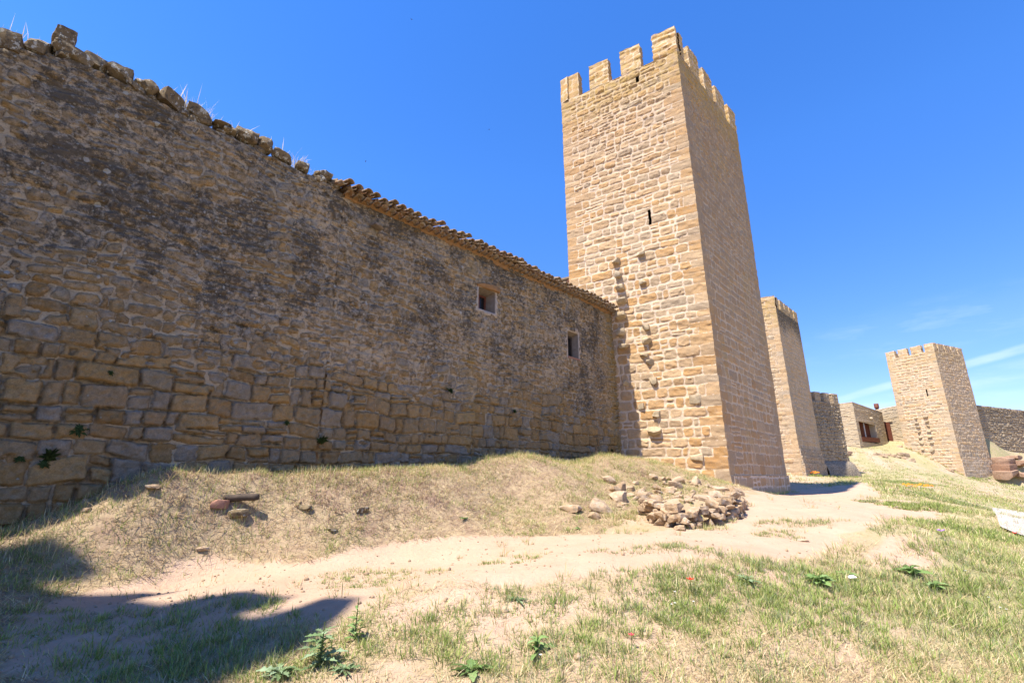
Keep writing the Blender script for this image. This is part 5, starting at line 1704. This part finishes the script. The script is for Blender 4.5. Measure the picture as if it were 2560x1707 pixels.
foot(wA + n2w * 0.95, wB + n2w * 0.95, n2w, 30, 0.25, GREENP, 0.014)
GR.obj('grass', 'green and grey tufts of grass growing over the bank, mound and path edges', 'grass')
ST.obj('dry_straw', 'pale and brown cut straw lying over the mound and the foreground', 'straw')

# dry stalks on the broken wall top
WT = Grass()
for (px, py, nb, hh, sp_) in ((30, 85, 40, .45, .5), (50, 88, 25, .25, .5), (185, 105, 26, .35, .3), (205, 118, 20, .22, .3), (250, 130, 16, .15, .3), (350, 190, 24, .25, .3), (435, 235, 70, .38, .35), (455, 238, 90, .55, .3), (492, 262, 30, .35, .3), (510, 275, 30, .3, .4),
                        (545, 285, 36, .38, .35), (600, 310, 14, .2, .3), (640, 345, 30, .28, .25), (668, 360, 40, .34, .3), (690, 372, 34, .36, .3), (712, 382, 18, .25, .2), (375, 205, 14, .2, .3), (590, 300, 10, .2, .3)):
    s0_, _ = wpix(px * D2F, py * D2F)
    n = nb
    s_ = s0_ + RNG.uniform(-sp_, sp_, n); o_ = -RNG.uniform(0.05, 0.5, n)
    x = np.array([wallpt(a, b)[0] for a, b in zip(s_, o_)]); y = np.array([wallpt(a, b)[1] for a, b in zip(s_, o_)])
    z = np.interp(-s_, -TOPS[:, 0], TOPS[:, 1]) + 0.14
    WT.add(x, y, RNG.uniform(.4, 1.15, n) * hh * 1.35, RNG.uniform(.007, .014, n), RNG.uniform(0.0, 0.45, n), pick(WHITE, n), None, 0.9, z, False)
WT.obj('wall_top_grass', 'bleached dry stalks sprouting between the loose stones of the wall top', 'dry grass')


def leafy(name, x, y, z, size, nl, pal, label, cat, group=None, up=0.5, stalk=0.0, lobes=0.5, nrm=None, parts=True, width=0.30):
    """rosette plant: broad lobed leaves, optionally a stalk with more leaves"""
    root = empty(name, (x, y, z)); tag(root, label, cat, group)
    Vs, Qs, Cs = [], [], []; cnt = 0
    N = np.array([0, 0, 1.0]) if nrm is None else np.array(nrm) / np.linalg.norm(nrm)
    T1_ = np.cross(N, [0.3, 0.2, 0.9] if abs(N[2]) < 0.9 else [1, 0, 0]); T1_ /= np.linalg.norm(T1_); T2_ = np.cross(N, T1_)
    for i in range(nl):
        a = i * 2.4 + random.uniform(-.5, .5); L = size * random.uniform(0.55, 1.1)
        base = N * (stalk * (i / nl) * 0.8)
        L *= (1 - 0.5 * (i / nl) * (stalk > 0))
        d = T1_ * math.cos(a) + T2_ * math.sin(a); sd = np.cross(N, d)
        el = random.uniform(0.25, 1.1) * up * 1.6
        seg = 8
        c = np.array(pal[random.randrange(len(pal))]) * random.uniform(0.8, 1.2)
        tw = random.uniform(-.5, .5)
        for k in range(seg + 1):
            t_ = k / seg
            rr = L * (t_ * math.cos(el) + 0.25 * t_ * t_); hh = L * (math.sin(el) * t_ - 0.65 * t_ * t_ * math.sin(el) - 0.04 * t_)
            wd = width * L * (math.sin(math.pi * min(1, t_ * 0.92 + 0.06)) ** 0.7) * (1 - lobes * (k % 2)) + 0.002
            ctr = base + d * rr + N * hh
            s2_ = sd * math.cos(tw) + N * math.sin(tw)
            Vs += [ctr - s2_ * wd + N * wd * 0.35, ctr, ctr + s2_ * wd + N * wd * 0.35]; Cs += [c, c * 1.15, c]
        for k in range(seg):
            b = cnt + 3 * k
            Qs += [(b, b + 1, b + 4, b + 3), (b + 1, b + 2, b + 5, b + 4)]
        cnt += 3 * (seg + 1)
    V = np.array(Vs) + np.array([x, y, z])
    link('leaves', npmesh('leaves', V, np.array(Qs), attrs={'rnd': np.array(Cs)}), M['blade'], root)
    if stalk > 0 and nrm is None:
        p = Pile(); r = 0.006 + 0.01 * size
        V = []; 
        for zz, rr in ((0, r), (stalk * 0.5, r * 0.8), (stalk, r * 0.4)):
            for k in range(6): V.append((x + rr * math.cos(k * 1.047) + 0.05 * zz * zz, y + rr * math.sin(k * 1.047), z + zz))
        Q = [(l * 6 + k, l * 6 + (k + 1) % 6, l * 6 + 6 + (k + 1) % 6, l * 6 + 6 + k) for l in range(2) for k in range(6)]
        link('stalk', npmesh('stalk', np.array(V), np.array(Q), attrs={'rnd': np.tile(np.array([.16, .2, .07]), (18, 1))}), M['blade'], root)
    return root


LEAF = [(.18, .27, .09), (.22, .31, .12), (.15, .23, .075)]; LEAFB = [(.20, .27, .14), (.24, .31, .18), (.16, .23, .10)]; LEAFD = [(.035, .055, .02), (.05, .075, .025)]
for (px, py, sz, nl, pal, st, lab) in (
        (735, 1530, .21, 40, LEAFB, .34, 'big pale thistle with a leafy stalk at the lower edge, right of the deep shadow'),
        (640, 1555, .20, 40, LEAFB, 0.05, 'spreading pale thistle rosette at the very edge of the shadow, left of the stalked one'),
        (790, 1545, .17, 30, LEAFB, 0.04, 'low thistle rosette right of the stalked thistle'),
        (815, 1470, .13, 18, LEAF, .36, 'thin dark stalked weed at the tip of the notched shadow'),
        (1885, 1345, .26, 18, LEAF, .14, 'dense broad-leaved weed beside the white paper scrap'),
        (1945, 1328, .20, 14, LEAF, .08, 'low broad-leaved weed uphill of the white paper scrap'),
        (1720, 1342, .22, 14, LEAFB, .10, 'grey-green broad-leaved weed among the tufts left of the white paper scrap'),
        (2095, 1322, .26, 18, LEAF, .16, 'dark leafy weed at the left foot of the right-hand bank'),
        (2150, 1358, .24, 16, LEAF, .10, 'second dark leafy weed just below the first, by the right-hand bank'),
        (1235, 1500, .20, 12, LEAF, .16, 'upright leafy weed alone on bare soil near the bottom middle'),
        (1085, 1548, .22, 18, LEAF, .04, 'bushy bright weed at the bottom edge, left of the poppy bud'),
        (1068, 1195, .16, 10, LEAF, .04, 'bright green weed on the mound face, above the two pale slabs'),
        (1330, 1215, .14, 10, LEAF, .03, 'small green weed beside the pale slabs at the mound foot'),
        (1190, 1380, .14, 12, LEAFB, .0, 'flat grey rosette on the soil edge below the dirt path')):
    h = hit(px * D2F, py * D2F)
    leafy('weed', h[0], h[1], float(ground(*h)) - 0.01, sz, nl, pal, lab, 'weed', 'broad-leaved weeds', 0.6, st, 0.72 if pal is LEAFB else 0.35, width=0.17 if pal is LEAFB else 0.21)
for (px, py, sz, lab) in ((178, 990, .20, 'dark round plant on the wall, upper of the two at the far left'), (115, 1038, .26, 'largest dark plant hanging on the wall at the far left, low down'), (100, 1068, .14, 'small dark sprig just below the largest wall plant'),
                          (45, 1055, .12, 'tiny dark sprig left of the largest wall plant'), (736, 1006, .26, 'tall narrow dark plant growing in a wall joint, middle of the old wall'), (655, 973, .12, 'small green sprig on the wall left of the tall narrow plant'),
                          (252, 861, .13, 'little dark sprig highest on the left of the wall'), (1030, 900, .20, 'dark sprig on the wall below the first small window'), (1177, 946, .16, 'dark sprig on the wall below and left of the second window'), (1400, 1035, .16, 'dark sprig at the wall corner against the tallest tower')):
    sq, zq = wpix(px * D2F, py * D2F)
    q = wallpt(sq, 0.06)
    leafy('wall_plant', q[0], q[1], zq, sz * 0.62, 90, LEAFD, lab, 'plant', 'plants rooted in the old wall', 0.9, sz * 0.5, 0.3, (w_nrm[0] * 0.6, w_nrm[1] * 0.6, -0.8 if sz > .22 else 0.3), width=0.16)

# ------------------------------------------------------------------ stones, rubble, small finds
def gz(h): return float(ground(h[0], h[1]))


dry = []
for px, py in ((1478, 1172), (1500, 1200), (1560, 1212), (1630, 1206), (1690, 1188), (1702, 1155)):
    dry.append(hit(px * D2F, py * D2F))
dry = np.array(dry)
seglen = np.r_[0, np.cumsum(np.linalg.norm(np.diff(dry, axis=0), axis=1))]
p = Pile(); k = 0
rs = np.random.default_rng(12)
tot = seglen[-1]
for row in range(4):
    s = 0.1 * (row % 2) + [0, 0, .25, .6][row]; zrow = 0.02 + row * 0.115
    hrow = [1, .9, .74, .58][row]
    while s < tot * hrow:
        ln = rs.uniform(0.10, 0.34); ht = rs.uniform(0.09, 0.19)
        c_ = s + ln / 2
        xq = np.interp(c_, seglen, dry[:, 0]); yq = np.interp(c_, seglen, dry[:, 1])
        x2 = np.interp(min(c_ + .05, tot), seglen, dry[:, 0]) - np.interp(c_ - .05, seglen, dry[:, 0]); y2 = np.interp(min(c_ + .05, tot), seglen, dry[:, 1]) - np.interp(c_ - .05, seglen, dry[:, 1])
        rz = math.atan2(y2, x2); nx_, ny_ = -math.sin(rz), math.cos(rz)
        V = rock_geo(ln, rs.uniform(0.26, 0.40), ht, 900 + k, 0.92, 0.12, 9)
        R = np.array(Matrix.Rotation(rz + rs.normal(0, .12), 3, 'Z') @ Matrix.Rotation(rs.normal(0, .16), 3, 'Y') @ Matrix.Rotation(rs.normal(0, .12), 3, 'X'))
        V = V @ R.T + np.array([xq + nx_ * 0.015 * row, yq + ny_ * 0.015 * row, gz((xq, yq)) + zrow])
        k += 1; s += ln * 0.95
        if rs.random() > 0.14: p.add(V + np.array([0, rs.normal(0, .03), rs.normal(0, .02)]), RQ)
dw = link('ruined_wall', p.mesh('ruined_wall'), M['rubble']); sharp(dw, 28)
tag(dw, 'low curved remnant of a dry-stone wall at the mound foot before the tallest tower', 'wall', kind='thing')
# big single pieces
for (px, py, sz, ry, lab) in ((1422, 1150, (.42, .34, .34), .35, 'squarish pale block tumbled at the left end of the low dry-stone wall'), (1412, 1130, (.40, .30, .20), .1, 'flat-topped block lying on top of the squarish tumbled one'),
                              (1382, 1173, (.50, .40, .26), .5, 'large triangular pale slab left of the low dry-stone wall'), (1366, 1190, (.26, .24, .18), .2, 'small pointed pale stone at the foot of the triangular slab'), (1314, 1172, (.50, .30, .20), .1, 'flat pale slab farthest left of the rubble heap'),
                              (1398, 1108, (.42, .34, .26), .1, 'uppermost pale block at the left of the rubble heap'), (1640, 1148, (.50, .30, .22), -.4, 'long pale stone sloping at the right of the rubble heap'), (1690, 1135, (.42, .34, .26), .1, 'rounded stone at the right end of the rubble heap near the tower'),
                              (1660, 1128, (.46, .3, .2), .05, 'flat pale stone close to the tower foot on the rubble heap'), (1500, 1100, (.34, .28, .22), .15, 'pale stone topping the grassy part of the rubble heap')):
    h = hit(px * D2F, py * D2F)
    tag(place_rock('rubble_stone', h[0], h[1], gz(h) + sz[2] * 0.16, sz, 950 + px, 'rubble', (0.1, ry, px * 0.7), 0.95, 0.07, None, 10), lab, 'stone', 'rubble stones at the mound foot')
HEAP = poly_from([(1395, 1120), (1450, 1100), (1520, 1098), (1580, 1105), (1690, 1128), (1700, 1150), (1640, 1165), (1560, 1160), (1470, 1162), (1420, 1165)])
rs = np.random.default_rng(5); cnt = 0
lo, hi = HEAP.min(0), HEAP.max(0)
while cnt < 120:
    q = rs.uniform(lo, hi)
    if not inside(HEAP, q[:1], q[1:])[0] or not free(q[:1], q[1:])[0]: continue
    L = rs.lognormal(-1.75, .45); L = min(max(L, .07), .45); sz = (L, L * rs.uniform(.55, .9), L * rs.uniform(.35, .7))
    o = place_rock('rubble_stone', q[0], q[1], gz(q) + sz[2] * 0.10, sz, 1000 + cnt, 'rubble', (rs.normal(0, .3), rs.normal(0, .35), rs.uniform(0, 6)), 0.95, 0.07, None, 11)
    tag(o, 'pale lump of rubble lying loose in the heap above the low dry-stone wall', 'stone', 'loose rubble of the heap above the dry-stone wall'); cnt += 1
# stones on the mound and the path
for (px, py, sz, mat, lab) in ((352, 1128, (.34, .24, .07), 'rubble', 'flat pale stone beside the dark hollow on the left of the mound'), (206, 1128, (.22, .16, .07), 'rubble', 'small flat pale stone at the edge of the wall shadow, far left'),
                               (197, 1150, (.14, .1, .08), 'rubble', 'tiny white stone in the straw near the wall shadow'), (198, 1172, (.18, .12, .08), 'rubble', 'tan pebble in yellow straw, left slope of the mound'),
                               (543, 1188, (.52, .30, .14), 'cap_rock', 'grey flat stone under the dark log on the mound'), (700, 1165, (.40, .24, .08), 'cap_rock', 'grey flat stone right of the dark log on the mound'), (830, 1175, (.34, .24, .10), 'cap_rock', 'dark grey stone half buried in the middle of the mound'),
                               (762, 1215, (.26, .2, .06), 'cap_rock', 'small slate chip low on the mound'), (465, 1262, (.24, .18, .07), 'rubble', 'pale flat stone at the mound foot just above the path'),
                               (1830, 1240, (.5, .2, .05), 'rubble', 'thin slab flush with the path between two grass patches'),
                               (2065, 1240, (.28, .18, .09), 'rubble', 'pinkish stone on the small bare hump by the right bank'), (1715, 1128, (.2, .14, .06), 'rubble', 'lone flat chip on the path beside the tower foot'), (2170, 1167, (.35, .3, .12), 'cap_rock', 'grey block half hidden in grass beside the paved path')):
    h = hit(px * D2F, py * D2F)
    sz = (sz[0] * .78, sz[1] * .8, sz[2] * 1.0)
    tag(place_rock('stone', h[0], h[1], gz(h) - sz[2] * 0.12, sz, 1100 + px, mat, (0, 0.05, px * 0.3 if px not in (980,) else 0.35), 0.92, 0.08, None, 9), lab, 'stone', 'single stones on the mound and path')
h = hit(503 * D2F, 1172 * D2F)
tag(place_rock('broken_brick', h[0], h[1], gz(h) + 0.05, (.26, .16, .13), 1201, 'brick', (0, .1, .5), 0.95, 0.05), 'worn reddish brick lying left of the dark log on the mound', 'brick')
h = hit(550 * D2F, 1172 * D2F)
V = []; seg = 14; nl = 12
for l in range(nl):
    t_ = l / (nl - 1) - 0.5
    for k in range(seg):
        a = 2 * math.pi * k / seg; r = 0.055 * (1 + 0.25 * (vnoise(l * 0.8, k * 0.7, 1210) - 0.5)) * (0.8 if l in (0, nl - 1) else 1)
        V.append((t_ * 0.52, r * math.cos(a), r * math.sin(a)))
Q = [(l * seg + k, l * seg + (k + 1) % seg, (l + 1) * seg + (k + 1) % seg, (l + 1) * seg + k) for l in range(nl - 1) for k in range(seg)]
V += [(-0.262, 0, 0), (0.262, 0, 0)]
T = [(nl * seg, (k + 1) % seg, k) for k in range(seg)] + [(nl * seg + 1, (nl - 1) * seg + k, (nl - 1) * seg + (k + 1) % seg) for k in range(seg)]
o = link('log', npmesh('log', np.array(V), np.array(Q), np.array(T)), M['wood']); o.location = (h[0], h[1], gz(h) + 0.17); o.rotation_euler = (0, -0.03, 0.12)
tag(o, 'short dark weathered log on a grey stone, middle of the mound', 'log')
# slabs of bed rock by the far tower
for (a, b, sz, ry, lab) in ((1185, 1205, (2.1, 1.7, .75), -.10, 'uppermost long pale rock ledge right of the squat tower'), (1210, 1275, (2.0, 1.6, .85), -.06, 'middle reddish rock ledge right of the squat tower'), (1225, 1335, (2.3, 1.6, .9), -.12, 'lowest red overhanging rock right of the squat tower'),
                            (1290, 1180, (1.3, 1.2, .5), .1, 'grey boulder at the right end of the rock ledges'), (1370, 1335, (1.2, 1.0, .5), 0, 'rust-coloured boulder at the picture edge right of the rock ledges'), (1375, 1235, (1.6, 1.2, .6), .1, 'pale outcrop above the rust-coloured boulder')):
    q = at_depth(2180 + a * 0.2742, 820 + b * 0.2742, 58.2 - 1.2 * (b - 1180) / 150)
    tag(place_rock('rock_ledge', *q, sz, 1300 + a, 'red_rock', (0.05, ry, 0.45), 1.15, 0.05, None, 3), lab, 'rock', 'rock ledges beside the squat tower')
for i, (a, b, L) in enumerate(((65, 1160, 1.0), (110, 1180, .8), (150, 1165, .7), (200, 1175, .9), (235, 1185, .7), (275, 1165, 1.3), (300, 1195, .8), (350, 1215, .9), (705, 1300, .9), (250, 1085, .6))):
    h = hit(2180 + a * 0.2742, 820 + b * 0.2742)
    if h is None: continue
    lab = ('pale stone in the scatter left of the squat tower foot' if i not in (5, 8) else ('big pale boulder at the squat tower foot, largest of the scatter' if i == 5 else 'dark striped stone against the front foot of the squat tower'))
    o = place_rock('scattered_stone', h[0], h[1], gz(h) + 0.02, (L, L * .8, L * .5), 1400 + i, 'rubble', (0.1, 0.1, i * 1.3), 0.7, 0.1); tag(o, lab, 'stone', 'stones scattered below the low house' if i not in (5, 8) else None)

# paved path edge on the right
pv_ = [hit(a, b) for a, b in ((2480, 1272), (2560, 1276), (2560, 1372), (2502, 1322))]
if all(v is not None for v in pv_):
    A_, B_ = np.array([20.6, 21.5]), np.array([38, 24.0])
    ctr = [np.array(pv_[0]), np.array(pv_[0]) + np.array([7.0, 2.2]), np.array([pv_[2][0] + 6, pv_[2][1] - 1.5]), np.array(pv_[2]), np.array(pv_[3])]
    V = [(q[0], q[1], 0) for q in ctr]
    gxp = []
    us = np.linspace(0, 1, 26); e0 = np.array([ctr[0] + (ctr[1] - ctr[0]) * t_ for t_ in us])
    low = []
    for t_ in us:
        a = ctr[4] * (1 - t_) ** 2 + 2 * ctr[3] * t_ * (1 - t_) + ctr[2] * t_ ** 2
        low.append(a)
    low = np.array(low)
    zs = max(gz(q) for q in (ctr[0], ctr[3], ctr[4])) + 0.03
    G = [e0 * (1 - f) + low * f for f in np.linspace(0, 1, 10)]
    zc0, zc1 = gz(ctr[0]) + 0.05, gz(ctr[3]) + 0.05
    Vp = np.concatenate([np.column_stack([g_, ground(g_[:, 0], g_[:, 1]) + 0.08]) for g_, f in zip(G, np.linspace(0, 1, 10))])
    m, g, bs = new_mat('pale_paving'); pos = g.n('ShaderNodeNewGeometry').outputs['Position']
    bt = g.n('ShaderNodeTexBrick', {'Color1': (.44, .375, .325), 'Color2': (.40, .345, .295), 'Mortar': (.31, .265, .23), 'Scale': 2.2, 'Mortar Size': 0.012}); g.put(bt.inputs['Vector'], pos)
    g.put(bs.inputs['Base Color'], g.mix(1.0, bt.outputs[0], g.ramp(g.noise(pos, 3, 5), [(.3, (.85, .85, .85)), (.7, (1.1, 1.1, 1.1))]), 'MULTIPLY'))
    tag(link('paved_path', npmesh('paved_path', Vp, gridq(26, 10)), m), 'pale paved path below the grassy bank', 'path', kind='structure')

# poppies, daisies, marigolds, litter
def flower(name, px, py, col, size, stem, label, cat, group=None):
    h = hit(px, py)
    if h is None: return
    x, y = h; z = gz(h)
    root = empty(name, (x, y, z)); tag(root, label, cat, group)
    V = [];
    for zz in (0, stem):
        for k in range(4): V.append((x + 0.003 * math.cos(k * 1.57), y + 0.003 * math.sin(k * 1.57), z + zz))
    link('stem', npmesh('stem', np.array(V), np.array([(k, (k + 1) % 4, 4 + (k + 1) % 4, 4 + k) for k in range(4)]), attrs={'rnd': np.tile(np.array([.15, .2, .06]), (8, 1))}), M['blade'], root)
    V = []; Q = []
    for k in range(5):
        a0_ = k * 2 * math.pi / 5; b = len(V)
        for r_, zz, da in ((0.12, 0, 0), (0.75, .25, -.55), (0.75, .25, .55), (1.0, .55, 0)):
            V.append((x + size * r_ * math.cos(a0_ + da), y + size * r_ * math.sin(a0_ + da), z + stem + size * zz))
        Q.append((b, b + 1, b + 3, b + 2))
    link('petals', npmesh('petals', np.array(V), np.array(Q), attrs={'rnd': np.tile(np.array(col), (len(V), 1))}), M['blade'], root)


flower('poppy', 1729, 1489, (.75, .045, .02), .045, .16, 'red poppy among the tufts right of the bottom middle', 'flower', 'red poppies')
flower('poppy', 2543, 1358, (.75, .03, .02), .05, .22, 'red poppy on the bank at the right edge of the picture', 'flower', 'red poppies')
flower('poppy', 1580, 1624, (.70, .06, .10), .03, .10, 'small pinkish red poppy bud nearest the bottom edge', 'flower', 'red poppies')
flower('mallow', 2357, 1350, (.45, .25, .60), .07, .14, 'lilac flower clump on the bare hump by the bank', 'flower')
for (px, py) in ((1352, 1682), (1690, 1540), (1737, 1541), (2420, 1453), (2478, 1521), (2508, 1548), (2523, 1552), (1682, 1545), (1690, 1512)):
    flower('daisy', px, py, (.75, .74, .70), .015, .12, 'tiny white flower dotting the foreground grass', 'flower', 'white flowers in the foreground grass')
def clump(px, py, depth, n, r, label):
    q = at_depth(px, py, depth); z = gz(q); root = empty('marigold_clump', (q[0], q[1], z)); tag(root, label, 'flowers', 'orange flower clumps')
    V, Q, C, b = [], [], [], 0
    for i in range(n):
        a = random.random() * 6.28; rr = math.sqrt(random.random()) * r
        x, y = q[0] + rr * math.cos(a), q[1] + rr * math.sin(a) * 0.7; zz = z + random.uniform(.18, .36); s_ = random.uniform(.05, .09)
        V += [(x - s_, y, zz - s_ * .3), (x, y - s_, zz), (x + s_, y, zz + s_ * .3), (x, y + s_, zz + s_ * .6)]; Q.append((b, b + 1, b + 2, b + 3)); b += 4
        C += [(.80, .26, .02)] * 4
    link('flowers', npmesh('flowers', np.array(V), np.array(Q), attrs={'rnd': np.array(C)}), M['blade'], root)
    g2 = Grass(); a = RNG.random(n * 5) * 6.28; rr = np.sqrt(RNG.random(n * 5)) * r
    x = q[0] + rr * np.cos(a); y = q[1] + rr * np.sin(a) * .7
    g2.add(x, y, RNG.uniform(.15, .36, len(x)), np.full(len(x), .02), RNG.uniform(0, .6, len(x)), pick(GREEN, len(x)), check=False)
    link('leaves', npmesh('leaves', np.concatenate(g2.V), np.concatenate(g2.Q), np.concatenate(g2.T), {'rnd': np.concatenate(g2.C)}, False), M['blade'], root)


clump(2029, 1188, 38.0, 46, .75, 'orange flowers at the corner foot of the slim tower')
clump(2296, 1217, 34.0, 40, .9, 'orange flowers on the grassy slope below the squat tower')
h = hit(2131, 1456)
V = np.array([(-.05, -.03, 0), (.05, -.035, .01), (.045, .03, .03), (-.04, .035, .012), (0, 0, .035)]) + np.array([h[0], h[1], gz(h) + 0.05])
M['paper'] = plain_mat('white_paper', (.75, .76, .78), (.68, .69, .70), 20)
tag(link('paper_scrap', npmesh('paper_scrap', V, None, np.array([(0, 1, 4), (1, 2, 4), (2, 3, 4), (3, 0, 4)]), smooth=False), M['paper']), 'crumpled white paper scrap caught between leafy weeds', 'litter')
# red hose at the foot of the slim tower
V = []; pts = [at_depth(1880 + a * cs, 720 + b * cs, yy) for a, b, yy in ((250, 1393, 40.0), (300, 1408, 39.2), (345, 1428, 38.2), (400, 1449, 37.3))]
pts = np.array(pts)
for k in range(24):
    t_ = k / 23 * 3; i = min(int(t_), 2); f = t_ - i; c_ = pts[i] * (1 - f) + pts[i + 1] * f
    for j in range(8): V.append((c_[0] + .05 * math.cos(j * .785), c_[1], c_[2] + .05 * math.sin(j * .785)))
tag(link('hose', npmesh('hose', np.array(V), np.array([(l * 8 + j, l * 8 + (j + 1) % 8, l * 8 + 8 + (j + 1) % 8, l * 8 + 8 + j) for l in range(23) for j in range(8)])), M['hose']), 'red hose sloping down at the foot of the slim tower', 'hose')
# dark drain mouth in the slope by the bulging wall
h = hit(1880 + 742 * cs, 720 + 1287 * cs)
if h is not None:
    tag(place_rock('dark_stone', h[0], h[1], gz(h) + .25, (.9, .5, .5), 1501, 'red_rock', (0, 0, .3), 0.9, 0.05), 'rust-dark block lying on the slope right of the bulging wall', 'stone')
# swifts high over the wall
M['bird'] = plain_mat('dark_feathers', (.05, .05, .06), (.03, .03, .03), 5)
for (px, py, d, lab) in ((945, 45, 55, 'tiny dark bird highest in the sky left of the tallest tower'), (1123, 298, 60, 'tiny dark bird in mid sky just left of the tallest tower'), (840, 371, 70, 'tiny dark bird in the sky above the tiled roof')):
    q = at_depth(px * D2F, py * D2F, d)
    V = np.array([(0, .12, 0), (0, -.10, 0), (.03, 0, .02), (-.03, 0, .02), (.03, 0, -.02), (-.03, 0, -.02), (.25, -.06, .05), (-.25, -.06, .05), (.10, .05, .03), (-.10, .05, .03), (.04, -.14, 0), (-.04, -.14, 0)])
    T = [(0, 2, 3), (0, 4, 2), (0, 5, 4), (0, 3, 5), (1, 3, 2), (1, 2, 4), (1, 4, 5), (1, 5, 3), (0, 8, 2), (2, 8, 6), (0, 3, 9), (3, 7, 9), (1, 10, 2), (1, 3, 11)]
    o = link('bird', npmesh('bird', V, None, np.array(T), smooth=False), M['bird']); o.location = q; o.rotation_euler = (0.2, 0.3, px * 0.1)
    tag(o, lab, 'bird', 'birds in the sky')
# pebbles on path and soil
along = RNG.uniform(0, 17.5, 420); wf = RNG.uniform(0.6, 4.4, 420)
pbx, pby = JX - w_dir[0] * along + w_nrm[0] * wf, JY - w_dir[1] * along + w_nrm[1] * wf
x, y = view_sample(2600, 3.6, 20, -1.1, .8, 1.4)
p_, s_, mo_, cr_, ri_ = masks(x, y); k = ((p_ > .5) | (s_ > .5) | (RNG.random(len(x)) < .15)) & free(x, y); x, y = np.r_[x[k], pbx], np.r_[y[k], pby]
_ib = bmesh.new(); bmesh.ops.create_icosphere(_ib, subdivisions=1, radius=1); _ib.verts.ensure_lookup_table()
IV = np.array([v.co[:] for v in _ib.verts]); IT = np.array([[v.index for v in f.verts] for f in _ib.faces]); _ib.free()
n = len(x); r = RNG.lognormal(-4.6, .5, n).clip(.004, .04); r[-420:] *= 1.2
Vp = (IV[None] * (r[:, None] * RNG.uniform(.6, 1.3, (n, 3)))[:, None, :]) + np.stack([x, y, ground(x, y) + r * .15], -1)[:, None, :]
Tp = IT[None] + (np.arange(n) * len(IV))[:, None, None]
tag(link('pebbles', npmesh('pebbles', Vp.reshape(-1, 3), None, Tp.reshape(-1, 3)), M['rubble']), 'small pale pebbles strewn over the dirt path', 'pebbles', kind='stuff')
